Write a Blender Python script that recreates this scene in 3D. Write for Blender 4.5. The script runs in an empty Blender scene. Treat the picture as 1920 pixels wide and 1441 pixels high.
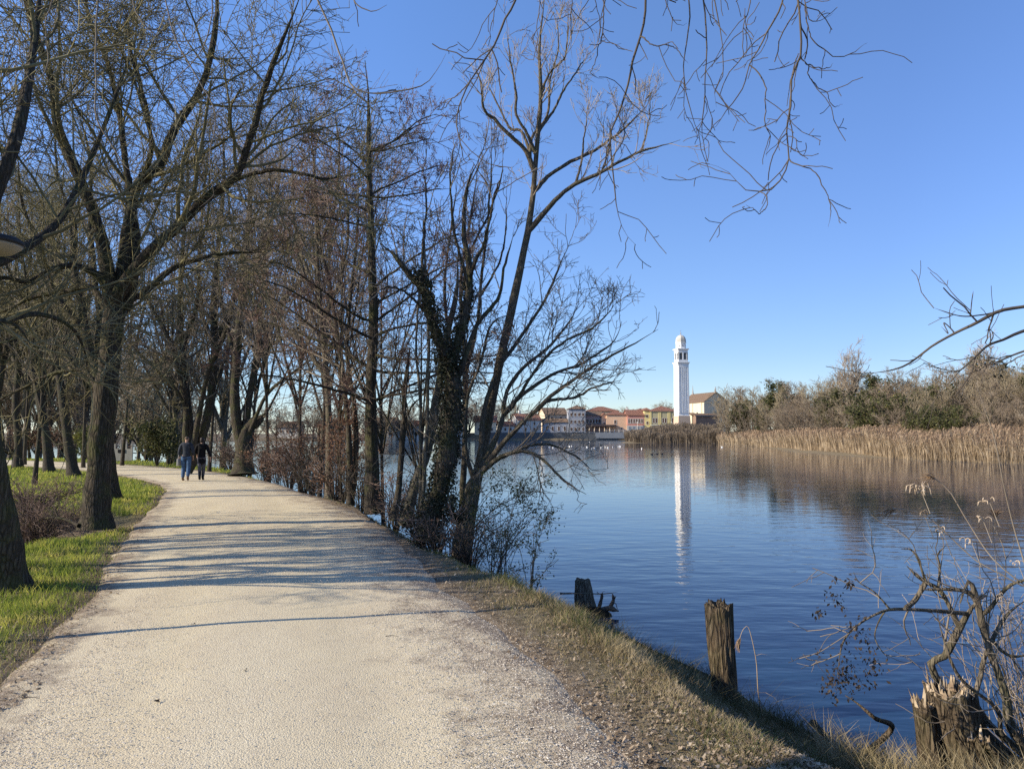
# scene: gravel path beside a lake, bare winter trees, white bell tower across the water
SKY_STR, SKY_DUST, SKY_OZ, SUN, EXPO = .095, .0, 2.2, 5.0, 0.64
import bpy, math, numpy as np
from mathutils import Vector
SC = bpy.context.scene
COL = SC.collection
F = 1400.0; CAMH = 1.9; HOR = 812.0
TH = math.atan((HOR - 720.5) / F); CT, ST = math.cos(TH), math.sin(TH)
WZ = -1.1                                   # water level
nrm = lambda v: v / np.maximum(np.linalg.norm(v, axis=-1, keepdims=True), 1e-9)

def W(px, py, d):
    """world point seen at photo position (px, py) standing d metres ahead"""
    u = (px - 960) / F; v = (720.5 - py) / F
    y = CT - v * ST
    return np.array([u / y * d, d, CAMH + (ST + v * CT) / y * d])
def G(px, py, z=0.0):
    u = (px - 960) / F; v = (720.5 - py) / F
    t = (z - CAMH) / (ST + v * CT)
    return np.array([u * t, (CT - v * ST) * t, z])

# ---------------------------------------------------------------- objects
def mesh_np(name, V, Fc, mat=None, parent=None, smooth=False, mats=None, midx=None):
    me = bpy.data.meshes.new(name)
    V = np.asarray(V, dtype=np.float32); Fc = np.asarray(Fc, dtype=np.int32)
    me.vertices.add(len(V)); me.vertices.foreach_set('co', V.ravel())
    k = Fc.shape[1]
    me.loops.add(Fc.size); me.loops.foreach_set('vertex_index', Fc.ravel())
    me.polygons.add(len(Fc)); me.polygons.foreach_set('loop_start', np.arange(0, Fc.size, k, dtype=np.int32))
    if smooth: me.polygons.foreach_set('use_smooth', np.ones(len(Fc), dtype=bool))
    for m in (mats or ([mat] if mat else [])): me.materials.append(m)
    if midx is not None: me.polygons.foreach_set('material_index', np.asarray(midx, dtype=np.int32))
    me.update(calc_edges=True)
    o = bpy.data.objects.new(name, me); COL.objects.link(o)
    if parent is not None: o.parent = parent
    return o
class MB:
    """collects polygons of any size, then one mesh"""
    def __init__(s): s.v = []; s.f = []
    def add(s, vs, fs):
        b = len(s.v); s.v += [tuple(map(float, p)) for p in vs]; s.f += [tuple(b + i for i in f) for f in fs]; return s
    def box(s, x0, x1, y0, y1, z0, z1):
        return s.add([(x0,y0,z0),(x1,y0,z0),(x1,y1,z0),(x0,y1,z0),(x0,y0,z1),(x1,y0,z1),(x1,y1,z1),(x0,y1,z1)],
                     [(0,3,2,1),(4,5,6,7),(0,1,5,4),(1,2,6,5),(2,3,7,6),(3,0,4,7)])
    def lathe(s, prof, n=16, cx=0, cy=0, rot=0.0, cap=True):
        vs = []; fs = []
        for r, z in prof:
            for i in range(n):
                a = rot + 2 * math.pi * i / n; vs.append((cx + r * math.cos(a), cy + r * math.sin(a), z))
        for j in range(len(prof) - 1):
            for i in range(n):
                k = (i + 1) % n; fs.append((j*n+i, j*n+k, (j+1)*n+k, (j+1)*n+i))
        if cap: fs += [tuple(range(n))[::-1], tuple((len(prof)-1)*n + i for i in range(n))]
        return s.add(vs, fs)
    def build(s, name, mat, parent=None, smooth=False, bevel=0):
        me = bpy.data.meshes.new(name); me.from_pydata(s.v, [], s.f); me.update()
        me.materials.append(mat)
        if smooth:
            for p in me.polygons: p.use_smooth = True
        o = bpy.data.objects.new(name, me); COL.objects.link(o)
        if parent is not None: o.parent = parent
        if bevel:
            b = o.modifiers.new('b', 'BEVEL'); b.width = bevel; b.segments = 2
        return o
def tag(o, label=None, cat=None, group=None, kind=None):
    if label: o['label'] = label
    if cat: o['category'] = cat
    if group: o['group'] = group
    if kind: o['kind'] = kind
    return o
def empty(name, loc, label, cat, group=None, rz=0.0):
    o = bpy.data.objects.new(name, None); COL.objects.link(o); o.location = loc; o.rotation_euler = (0, 0, rz)
    o.empty_display_size = .2
    return tag(o, label, cat, group)
def kids(o): return [c for c in bpy.data.objects if c.parent == o]
def copy_tree(src, loc, rz, sc, label, group=None, _k={}):
    if src.name not in _k:
        _k[src.name] = [(c, kids(c)) for c in kids(src)]
    r = src.copy(); COL.objects.link(r); r.location = loc; r.rotation_euler = (0, 0, rz); r.scale = sc
    r['label'] = label
    if group: r['group'] = group
    for c, gs in _k[src.name]:
        c2 = c.copy(); COL.objects.link(c2); c2.parent = r
        for g in gs:
            g2 = g.copy(); COL.objects.link(g2); g2.parent = c2
    return r

# ---------------------------------------------------------------- materials
def mat(name, rough=0.9, spec=0.2):
    m = bpy.data.materials.new(name); m.use_nodes = True
    b = m.node_tree.nodes['Principled BSDF']; b.inputs['Roughness'].default_value = rough
    b.inputs['Specular IOR Level'].default_value = spec
    return m, m.node_tree, b
def nd(t, typ, **kw):
    n = t.nodes.new(typ)
    for k, v in kw.items():
        if k.startswith('i_'): n.inputs[k[2:].replace('_', ' ')].default_value = v
        else: setattr(n, k, v)
    return n
def coords(t, scale=(1, 1, 1), kind='Object'):
    tc = nd(t, 'ShaderNodeTexCoord'); mp = nd(t, 'ShaderNodeMapping'); mp.inputs['Scale'].default_value = scale
    t.links.new(tc.outputs[kind], mp.inputs['Vector']); return mp.outputs[0]
def ramp(t, fac, stops, interp='LINEAR'):
    r = nd(t, 'ShaderNodeValToRGB'); e = r.color_ramp.elements; r.color_ramp.interpolation = interp
    while len(e) < len(stops): e.new(.5)
    for x, (p, c) in zip(e, stops): x.position = p; x.color = tuple(c) + (1,) if len(c) == 3 else c
    t.links.new(fac, r.inputs[0]); return r.outputs[0]
def noise(t, vec, scale, detail=4, rough=.55, dist=0.0):
    n = nd(t, 'ShaderNodeTexNoise'); n.inputs['Scale'].default_value = scale; n.inputs['Detail'].default_value = detail
    n.inputs['Roughness'].default_value = rough; n.inputs['Distortion'].default_value = dist
    t.links.new(vec, n.inputs['Vector']); return n.outputs['Fac']
def mix(t, fac, a, b, blend='MIX'):
    m = nd(t, 'ShaderNodeMix', data_type='RGBA', blend_type=blend)
    for s, v in ((0, fac), (6, a), (7, b)):
        if isinstance(v, (int, float)): m.inputs[s].default_value = v
        elif isinstance(v, tuple): m.inputs[s].default_value = v + (1,) if len(v) == 3 else v
        else: t.links.new(v, m.inputs[s])
    return m.outputs[2]
def mathn(t, op, a, b=None, c=None, clamp=False):
    m = nd(t, 'ShaderNodeMath', operation=op, use_clamp=clamp)
    for i, v in enumerate((a, b, c)):
        if v is None: continue
        if isinstance(v, (int, float)): m.inputs[i].default_value = v
        else: t.links.new(v, m.inputs[i])
    return m.outputs[0]
def bump(t, b, h, strength=.5, dist=.02, prev=None):
    n = nd(t, 'ShaderNodeBump'); n.inputs['Strength'].default_value = strength; n.inputs['Distance'].default_value = dist
    t.links.new(h, n.inputs['Height'])
    if prev is not None: t.links.new(prev, n.inputs['Normal'])
    t.links.new(n.outputs[0], b.inputs['Normal']); return n.outputs[0]
def attr(t, name):
    a = nd(t, 'ShaderNodeAttribute', attribute_name=name); return a.outputs['Fac']

def varied(name, stops, scale=3.0, detail=3, rough=.85, spec=.15, bstr=0, bscale=20, bd=.01, vec=(1, 1, 1), translucent=0):
    m, t, b = mat(name, rough, spec); v = coords(t, vec)
    c = ramp(t, noise(t, v, scale, detail), stops); t.links.new(c, b.inputs['Base Color'])
    if bstr: bump(t, b, noise(t, v, bscale, 5, .65), bstr, bd)
    if translucent:
        tr = nd(t, 'ShaderNodeBsdfTranslucent'); t.links.new(c, tr.inputs[0])
        ms = nd(t, 'ShaderNodeMixShader'); ms.inputs[0].default_value = translucent
        t.links.new(b.outputs[0], ms.inputs[1]); t.links.new(tr.outputs[0], ms.inputs[2])
        t.links.new(ms.outputs[0], t.nodes['Material Output'].inputs[0])
    return m
def bark(name, c0, c1, c2, fs=26.0, moss=0.0, bd=.03):
    m, t, b = mat(name, .95, .1); v = coords(t, (1, 1, .16))
    n1 = noise(t, v, fs, 6, .7, .6); vo = nd(t, 'ShaderNodeTexVoronoi', feature='DISTANCE_TO_EDGE'); vo.inputs['Scale'].default_value = fs * .9
    t.links.new(v, vo.inputs['Vector'])
    cr = ramp(t, vo.outputs[0], [(0, (0, 0, 0)), (.22, (1, 1, 1))])
    c = ramp(t, n1, [(.3, c0), (.5, c1), (.72, c2)])
    c = mix(t, mathn(t, 'MULTIPLY', cr, 1.0), mix(t, .55, c, (.02, .017, .013)), c)
    if moss:
        v2 = coords(t); mm = ramp(t, noise(t, v2, 3.2, 5, .6), [(.48, (0, 0, 0)), (.62, (1, 1, 1))])
        c = mix(t, mathn(t, 'MULTIPLY', mm, moss), c, (.085, .10, .03))
    t.links.new(c, b.inputs['Base Color'])
    h = mathn(t, 'ADD', mathn(t, 'MULTIPLY', cr, .7), n1); bump(t, b, h, .9, bd)
    return m
def leafmat(name, stops, scale=9, tr=.3): return varied(name, stops, scale, 2, .7, .25, translucent=tr)
def flat(name, c, rough=.7, spec=.3, var=.12, scale=4):
    return varied(name, [(.3, tuple(x * (1 - var) for x in c)), (.7, tuple(min(1, x * (1 + var)) for x in c))], scale, 5, rough, spec)

M = {}
M['bark'] = bark('bark_dark', (0.041, 0.034, 0.027), (0.084, 0.070, 0.054), (0.155, 0.132, 0.104), moss=.4)
M['bark_thin'] = bark('bark_thin', (0.038, 0.032, 0.027), (0.074, 0.062, 0.049), (0.135, 0.117, 0.095), 40, .25, .01)
M['bark_pale'] = bark('bark_pale', (.09, .075, .055), (.17, .145, .11), (.26, .23, .18), 30, .2, .02)
M['bark_willow'] = bark('bark_willow', (0.086, 0.071, 0.052), (0.155, 0.127, 0.092), (0.241, 0.207, 0.161), 34, .25, .02)
M['twig'] = varied('twig_brown', [(.3, (0.115, 0.092, 0.070)), (.55, (0.203, 0.169, 0.132)), (.75, (0.324, 0.284, 0.230))], 1.3, 3)
M['twig_moss'] = varied('twig_mossy', [(.3, (0.105, 0.087, 0.049)), (.55, (0.182, 0.161, 0.084)), (.75, (0.294, 0.266, 0.182))], 1.1, 3)
M['twig_red'] = varied('twig_reddish', [(.3, (0.123, 0.082, 0.068)), (.55, (0.198, 0.144, 0.117)), (.75, (0.296, 0.232, 0.177))], 1.3, 3)
M['twig_pale'] = varied('twig_pale', [(.3, (0.196, 0.149, 0.115)), (.55, (0.322, 0.265, 0.201)), (.75, (0.460, 0.402, 0.322))], 1.3, 3)
M['twig_dark'] = varied('twig_dark', [(.3, (0.054, 0.044, 0.036)), (.6, (0.102, 0.084, 0.066)), (.8, (0.168, 0.144, 0.120))], 2, 3)
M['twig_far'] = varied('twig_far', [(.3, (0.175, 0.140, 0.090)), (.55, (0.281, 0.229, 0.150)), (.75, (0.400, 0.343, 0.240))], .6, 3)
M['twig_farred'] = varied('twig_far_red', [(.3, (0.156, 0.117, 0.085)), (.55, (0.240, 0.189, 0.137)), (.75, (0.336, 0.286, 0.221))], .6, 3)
M['catkin'] = leafmat('catkin', [(.3, (0.090, 0.048, 0.038)), (.6, (0.168, 0.096, 0.078)), (.8, (0.264, 0.168, 0.138))])
M['brownleaf'] = leafmat('brown_leaf', [(.3, (0.099, 0.050, 0.027)), (.55, (0.198, 0.108, 0.068)), (.75, (0.324, 0.207, 0.144))])
M['deadleaf'] = leafmat('dead_leaf_dark', [(.3, (.02, .016, .012)), (.6, (.06, .045, .035)), (.8, (.14, .10, .07))])
M['ivy'] = varied('ivy_leaf', [(.3, (.016, .022, .010)), (.52, (.04, .042, .022)), (.66, (.065, .05, .04)), (.78, (.11, .085, .07))], 9, 2, .7, .25)
M['green'] = leafmat('leaf_green', [(.3, (.035, .042, .012)), (.55, (.08, .088, .028)), (.75, (.16, .15, .055))], 5)
M['dgreen'] = leafmat('leaf_dark_green', [(.3, (0.039, 0.047, 0.017)), (.55, (0.084, 0.088, 0.034)), (.78, (0.168, 0.150, 0.060))], 1.2)
M['ygreen'] = leafmat('leaf_yellow_green', [(.35, (.05, .065, .02)), (.55, (.12, .13, .03)), (.7, (.25, .22, .04))], 1.2)
M['grass'] = leafmat('grass_green', [(.3, (0.127, 0.169, 0.029)), (.45, (0.254, 0.312, 0.047)), (.58, (0.421, 0.421, 0.079)), (.72, (0.608, 0.524, 0.158))], 1.9, .45)
M['drygrass'] = leafmat('grass_dry', [(.3, (.16, .12, .065)), (.5, (.30, .24, .13)), (.68, (.42, .34, .21))], 2.2, .3)
M['midgrass'] = leafmat('grass_mid', [(.3, (0.057, 0.075, 0.021)), (.5, (0.115, 0.138, 0.040)), (.7, (0.253, 0.230, 0.092))], 2.2, .35)
M['litter'] = leafmat('leaf_litter', [(.3, (.13, .09, .055)), (.5, (.28, .21, .14)), (.7, (.50, .41, .30))], 14, .15)
M['reed'] = leafmat('reed_straw', [(.3, (0.276, 0.207, 0.127)), (.5, (0.437, 0.333, 0.218)), (.7, (0.598, 0.483, 0.333))], 1.1, .25)
M['plume'] = leafmat('reed_plume', [(.3, (0.240, 0.156, 0.096)), (.6, (0.408, 0.288, 0.186)), (.8, (0.576, 0.444, 0.312))], 1.3, .25)
M['splinter'] = varied('splintered_wood', [(.35, (.20, .14, .09)), (.55, (.42, .33, .22)), (.75, (.64, .54, .40))], 9, 4, .8, .2)
M['stone'] = varied('gravel_stone', [(.3, (.38, .31, .22)), (.5, (.58, .50, .38)), (.72, (.78, .70, .57))], 25, 1, .9)
M['wood_old'] = bark('old_wood', (.05, .035, .022), (.12, .09, .06), (.24, .19, .13), 30, .15, .03)
M['wood_split'] = varied('split_wood', [(.3, (.13, .09, .055)), (.55, (.33, .25, .16)), (.75, (.58, .47, .34))], 14, 4, .8, .2, .5, 40, .005, (1, 1, .15))
M['husk'] = leafmat('papery_husk', [(.3, (.45, .33, .22)), (.55, (.65, .53, .40)), (.75, (.78, .70, .58))], 14, .3)
M['sedge'] = leafmat('sedge_dark', [(.3, (.03, .036, .014)), (.5, (.07, .07, .03)), (.7, (.17, .145, .08))], 2.2, .2)
# ---------------------------------------------------------------- branches
def catmull(pts, n):
    P = np.array(pts, float); P = np.vstack([2*P[0]-P[1], P, 2*P[-1]-P[-2]])
    seg = np.linalg.norm(np.diff(P[1:-1], axis=0), axis=1); cum = np.r_[0, np.cumsum(seg)]
    s = np.linspace(0, cum[-1], n); i = np.clip(np.searchsorted(cum, s, side='right')-1, 0, len(seg)-1)
    t = ((s - cum[i]) / np.maximum(seg[i], 1e-9))[:, None]
    a, b, c, d = P[i], P[i+1], P[i+2], P[i+3]
    return .5*((2*b)+(-a+c)*t+(2*a-5*b+4*c-d)*t*t+(-a+3*b-3*c+d)*t**3)
NL = 30
def sm0(a, b, x): t = np.clip((x-a)/(b-a), 0, 1); return t*t*(3-2*t)
def limb(d, pts, w0, w1, dd=0.0, rng=None, wob=.0, n=NL):
    """a limb traced in the photo; widths in photo pixels at that distance; dd: how far it leans away (+) or nearer"""
    k = len(pts); L = [W(p[0], p[1], p[2] if len(p) > 2 else d + dd * i / (k-1)) for i, p in enumerate(pts)]
    P = catmull(L, n); s = np.linspace(0, 1, n)
    R = (w0 * (1-s) + w1 * s) / 2 / F * P[:, 1]
    if rng is not None and wob: P[1:] += np.cumsum(rng.normal(0, wob, (n-1, 3)), 0) * .3
    return P, R
def wlimb(pts, r0, r1, n=NL):
    P = catmull(pts, n); s = np.linspace(0, 1, n); return P, r0*(1-s)+r1*s
def tubes(groups):
    """groups: list of (P[B,n,3], R[B,n], sides) -> verts, quads"""
    VV = []; FF = []; base = 0
    for P, R, s in groups:
        if len(P) == 0: continue
        B, n, _ = P.shape
        T = np.empty_like(P); T[:, 1:-1] = P[:, 2:]-P[:, :-2]; T[:, 0] = P[:, 1]-P[:, 0]; T[:, -1] = P[:, -1]-P[:, -2]; T = nrm(T)
        mt = np.abs(nrm(P[:, -1]-P[:, 0])); ref = np.eye(3)[np.argmin(mt, axis=1)][:, None, :]
        N = nrm(np.cross(T, ref)); Bn = np.cross(T, N)
        a = np.arange(s) * 2*math.pi/s
        V = P[:, :, None, :] + R[:, :, None, None]*(np.cos(a)[None, None, :, None]*N[:, :, None, :] + np.sin(a)[None, None, :, None]*Bn[:, :, None, :])
        idx = base + np.arange(B*n*s).reshape(B, n, s)
        A = idx[:, :-1]; C = idx[:, 1:]
        FF.append(np.stack([A, np.roll(A, -1, 2), np.roll(C, -1, 2), C], -1).reshape(-1, 4))
        VV.append(V.reshape(-1, 3)); base += B*n*s
    return np.vstack(VV), np.vstack(FF)
def grow(P, R, rng, dens, t0, ln, ang, wig, up, n, rr=.5, minr=.003, tip=.35, shrink=.65, curl=0.0, t1=1.0):
    """children spread along the parents by length"""
    seg = np.linalg.norm(np.diff(P, axis=1), axis=2); Ls = seg.sum(1)
    N = max(1, int(dens * Ls.sum() * (t1-t0)))
    b = rng.choice(len(P), N, p=Ls/Ls.sum()); t = t0 + (t1-t0)*rng.random(N)**.85
    m = P.shape[1]; x = t*(m-1); i = np.clip(x.astype(int), 0, m-2); f = (x-i)[:, None]
    pos = P[b, i]*(1-f)+P[b, i+1]*f; rad = R[b, i]*(1-f[:, 0])+R[b, i+1]*f[:, 0]
    T = nrm(P[b, i+1]-P[b, i]); v = rng.normal(size=(N, 3)); pp = nrm(v-(v*T).sum(1, keepdims=True)*T)
    a = np.radians(rng.uniform(ang[0], ang[1], N))[:, None]; d = np.cos(a)*T+np.sin(a)*pp
    L = rng.uniform(ln[0], ln[1], N)*(1.15-shrink*t); st = (L/(n-1))[:, None]
    Q = np.empty((N, n, 3)); Q[:, 0] = pos
    cv = rng.normal(size=(N, 3))*curl
    for j in range(1, n):
        d = nrm(d + rng.normal(0, wig, (N, 3)) + cv + np.array([0, 0, up])); Q[:, j] = Q[:, j-1]+d*st
    r0 = np.maximum(rad*rr*rng.uniform(.7, 1.1, N), minr); s = np.linspace(0, 1, n)[None]
    r0 = np.minimum(r0, np.maximum(L*.02, minr))
    RR = np.maximum(r0[:, None]*(1-s*(1-tip)), minr*.75)
    return Q, RR
def leaves(pts, size, rng, aspect=.6, droop=0.0):
    """one bent leaf (two quads as 4 corner kite) at each point"""
    N = len(pts); a = nrm(rng.normal(size=(N, 3)) + np.array([0, 0, -droop])); v = rng.normal(size=(N, 3)); b = nrm(np.cross(a, v))
    s = rng.uniform(size[0], size[1], N)[:, None]; c = nrm(np.cross(a, b))
    V = np.stack([pts, pts+a*s*.45+b*s*aspect*.5, pts+a*s+c*s*.15, pts+a*s*.5-b*s*aspect*.5], 1)
    return V.reshape(-1, 3), np.arange(N*4).reshape(N, 4)
def along(P, rng, N, jit, t0=0.0):
    seg = np.linalg.norm(np.diff(P, axis=1), axis=2).sum(1); b = rng.choice(len(P), N, p=seg/seg.sum())
    t = t0+(1-t0)*rng.random(N); m = P.shape[1]; x = t*(m-1); i = np.clip(x.astype(int), 0, m-2); f = (x-i)[:, None]
    return P[b, i]*(1-f)+P[b, i+1]*f + rng.normal(0, jit, (N, 3))
def cat2(V1, F1, V2, F2): return np.vstack([V1, V2]), np.vstack([F1, F2+len(V1)])

BIG = [dict(dens=2.2, ln=(1.6, 3.4), ang=(30, 70), wig=.12, up=.05, n=9, rr=.5, minr=.012),
       dict(dens=3.4, ln=(.8, 1.8), ang=(30, 70), wig=.16, up=.03, n=6, rr=.55, minr=.0085),
       dict(dens=5.0, ln=(.4, .9), ang=(30, 65), wig=.18, up=.02, n=4, rr=.6, minr=.0066),
       dict(dens=5.0, ln=(.16, .4), ang=(30, 60), wig=.16, up=.04, n=3, rr=.7, minr=.0054)]
def make_tree(name, label, limbs, seed, spec=BIG, t0=(.3,), bm='bark', tm='twig', group=None, cat='tree', leafy=None, sides=10, scale=1.0, lead=None):
    """limbs: list of (P,R[,t0]); first starts at the ground. -> Empty > trunk, crown (> foliage)"""
    rng = np.random.default_rng(seed)
    base = limbs[0][0][0].copy(); root = empty(name, base, label, cat, group)
    P0 = np.stack([l[0] for l in limbs]); R0 = np.stack([l[1] for l in limbs])
    # every limb grows out of the one it leaves: pull its foot onto the nearest earlier limb
    fade = np.exp(-np.linspace(0, 1, P0.shape[1])/.12)[:, None]
    for j in range(1, len(P0)):
        q = P0[:j].reshape(-1, 3); dd_ = np.linalg.norm(q-P0[j, 0], axis=1); i_ = int(np.argmin(dd_))
        if dd_[i_] < 1.2: P0[j] = P0[j]+(q[i_]-P0[j, 0])*fade
    tp_ = 1-.7*sm0(.8, 1, np.linspace(0, 1, P0.shape[1])); R0 = R0*tp_[None]
    # uneven, knobbly radius and flared foot
    R0 = R0*(1+.06*np.sin(np.linspace(0, 17, P0.shape[1]))[None]+rng.normal(0, .03, R0.shape))
    fl = np.ones(P0.shape[1]); fl[:3] = [1.45, 1.15, 1.04]; R0[0] = R0[0]*fl
    V, Fc = tubes([(P0, R0, sides)]); mesh_np('trunk', V-base, Fc, M[bm], root, True)
    P, R = P0, R0; gs = []; lvl = []
    for i, sp in enumerate(spec):
        sp = dict(sp); tt = sp.pop('t0', .3 if i == 0 else .15)
        if i == 0:
            Q = []; QR = []
            for j, l in enumerate(limbs):
                q = grow(P0[j:j+1], R0[j:j+1], rng, t0=(l[2] if len(l) > 2 else tt), **sp); Q.append(q[0]); QR.append(q[1])
            P, R = np.vstack(Q), np.vstack(QR)
        else:
            par = P; parR = R
            P, R = grow(par, parR, rng, t0=tt, **sp)
        gs.append((P, R, 5 if i == 0 else 3)); lvl.append(P)
    V, Fc = tubes(gs); cr = mesh_np('crown', V-base, Fc, M[tm], root)
    if leafy:
        for nm, mt, cnt, lv, size, asp, dr, jit in leafy:
            pts = along(lvl[lv] if lv >= 0 else P0, rng, cnt, jit)
            V, Fc = leaves(pts, size, rng, asp, dr); mesh_np(nm, V-base, Fc, M[mt], root)
    return root

# ---------------------------------------------------------------- terrain
SHORE = [(150,-60),(90,-40),(40,-15),(20,0),(12,3.4),(8,4.9),(5.4,5.7),(4.3,6.3),(3.4,6.5),(3.2,7.0),(3.0,7.7),(2.75,8.5),(2.5,9.3),(2.1,10.3),(1.5,11.6),(.9,12.9),(.25,14.2),(-.55,16.1),
         (-1.6,18),(-3.3,21.6),(-5.8,25.9),(-8.4,30.5),(-11.8,36.8),(-15.5,43),(-20,49),(-28,56),(-42,66),(-62,78),(-85,100),(-100,150),(-110,230),(-112,300),(-70,322),(-30,334),(-12,338),(18,349.5),(60,350),(52,300),(40,262),(35,244),(38,236),(52,233),
         (63,226),(61,200),(56.5,176),(52,150),(47,127),(45.5,105),(46,90),(50,77),(62,68),(90,58),(150,40)]
def sdf(x, y, poly):
    """signed distance, negative inside"""
    x = np.asarray(x, float); y = np.asarray(y, float); d = np.full(x.shape, 1e18); ins = np.zeros(x.shape, bool)
    n = len(poly)
    for i in range(n):
        ax, ay = poly[i]; bx, by = poly[(i+1) % n]; ex, ey = bx-ax, by-ay
        t = np.clip(((x-ax)*ex+(y-ay)*ey)/(ex*ex+ey*ey), 0, 1)
        d = np.minimum(d, (x-ax-t*ex)**2+(y-ay-t*ey)**2)
        c = ((ay > y) != (by > y)) & (x < (bx-ax)*(y-ay)/(by-ay+1e-12)+ax); ins ^= c
    return np.where(ins, -1, 1)*np.sqrt(d)
LE = [(-1.6,-14),(-2.4,-4),(-2.9,1),(-3.3,3.6),(-3.81,5.56),(-4.32,7.04),(-5.0,8.9),(-6.17,11.7),(-8.7,18),(-11.9,25.8),(-15.4,31),(-22.3,38.6),(-33,46.5),(-48,54),(-70,62)]
RE = [(2.6,-14),(1.7,-4),(1.15,1),(.85,3.4),(.55,5.2),(.2,6.5),(-.34,7.9),(-.87,9.4),(-1.5,11.7),(-2.64,15.4),(-4.0,18.7),(-5.7,22.2),(-9.0,28.6),(-12.1,33.5),(-15.6,38.2),(-20.8,43.4),(-26.5,47.8),(-38,55),(-50,61.5),(-72,70)]
PATHPOLY = LE + RE[::-1]
def sm(a, b, x): t = np.clip((x-a)/(b-a), 0, 1); return t*t*(3-2*t)
_r = np.random.default_rng(5); _ph = _r.uniform(0, 6.28, (24, 2)); _fr = _r.normal(0, 1, (24, 2))
def wob(x, y, s):
    z = 0
    for k in range(8): z = z+np.sin((_fr[k, 0]*x+_fr[k, 1]*y)/s+_ph[k, 0])
    return z/8
def height(x, y, path=True):
    x = np.asarray(x, float); y = np.asarray(y, float)
    d = sdf(x, y, SHORE)+.22*wob(x, y, .45)*np.clip(1-y/60, 0, 1)
    near = sm(75, 55, y)*sm(40, 12, x)
    wB = 1.6+.62*sm(20, 14, y); a = np.clip(d/(wB+.7*sm(1.0, 2.2, x)*sm(7.6, 5.6, y)), 0, 1); bank = 1.1*(.55*a+.45*a**2.2)
    # lower shelf under the broken stump
    shelf = sm(2.2, 3.2, x)*sm(9, 6.4, y); bank = bank*(1-shelf)+shelf*1.1*np.clip(d/3.0, 0, 1)**.9
    far = 1.2*sm(0, 14, d)+.25*sm(0, 1.5, d)
    town = sm(325, 345, y)*sm(-40, -20, x)*sm(150, 110, x)+sm(230, 262, y)*sm(40, 62, x)
    far = far*(1-np.clip(town, 0, 1))+np.clip(town, 0, 1)*3.2*sm(.2, 4, d)
    z = WZ+np.where(d > 0, near*bank+(1-near)*far, np.maximum(d*.45, -2.2))
    z = z+.03*wob(x, y, .7)*sm(.5, 2, d)
    z = np.maximum(z, WZ-.35+.5*np.exp(-(((x-1.35)/.55)**2+((y-12.6)/.45)**2)))
    # hollow left of the verge
    z = z-.6*np.exp(-(((x+10.2)/1.7)**2+((y-15.8)/3.2)**2))
    p = sdf(x, y, PATHPOLY)+.16*wob(x, y, .3)
    if path: z = np.where(p < .25, np.minimum(z, 0)-.035*sm(.15, -.25, p), z)
    return z
def zat(x, y): return float(height(np.array([x]), np.array([y]))[0])

th = np.linspace(0, 2*math.pi, 900, endpoint=False)
# more rays in front of the camera
th = math.pi/2+np.concatenate([np.linspace(-.75, .85, 760), np.linspace(.85, 2*math.pi-.75, 262)[1:-1]])
rr = np.concatenate([np.linspace(.02, 3.4, 10)[:-1], 3.4*np.exp(np.linspace(0, math.log(3500/3.4), 430))])
TT, RR_ = np.meshgrid(th, rr); X = RR_*np.cos(TT); Y = RR_*np.sin(TT); Z = height(X, Y)
nr, nt = X.shape; idx = np.arange(nr*nt).reshape(nr, nt); A = idx[:-1]; C = idx[1:]
Fq = np.stack([A, C, np.roll(C, -1, 1), np.roll(A, -1, 1)], -1).reshape(-1, 4)
V = np.stack([X, Y, Z], -1).reshape(-1, 3)
m, t, b = mat('ground_soil', .95, .1); v = coords(t)
n1 = noise(t, v, .9, 6, .6); n2 = noise(t, v, 9, 5, .7); n3 = noise(t, v, 60, 3, .7)
soil = ramp(t, n2, [(.3, (.09, .066, .044)), (.5, (.19, .145, .10)), (.7, (.34, .27, .19))])
gr = ramp(t, n3, [(.3, (.045, .07, .015)), (.5, (.11, .145, .03)), (.7, (.22, .23, .06))])
gf = mathn(t, 'MULTIPLY', attr(t, 'green'), ramp(t, n1, [(.3, (.45, .45, .45)), (.55, (1, 1, 1))]))
c = mix(t, gf, soil, gr)
wet = attr(t, 'wet'); c = mix(t, wet, c, (.02, .018, .012))
t.links.new(c, b.inputs['Base Color']); bump(t, b, mathn(t, 'ADD', n2, n3), .8, .04)
ground = mesh_np('ground', V, Fq, m, None, True); tag(ground, kind='structure')
pg = sdf(X, Y, PATHPOLY); leftside = ((X < -3.0-.28*np.maximum(Y-5, 0)) | (Y > 60))
hol = np.exp(-(((X+10.2)/1.8)**2+((Y-15.8)/3.4)**2))
green = np.clip(np.where(leftside, 1.0-hol*1.6, .18)*sm(0, .5, pg), 0, 1)*np.where(Y > 70, .12, 1)
sd = sdf(X, Y, SHORE)
for nm, arr in (('green', green), ('wet', np.clip(1-(sd+.1)/.5, 0, 1)*(Y < 70))):
    at = ground.data.attributes.new(nm, 'FLOAT', 'POINT'); at.data.foreach_set('value', arr.ravel().astype(np.float32))

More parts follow.
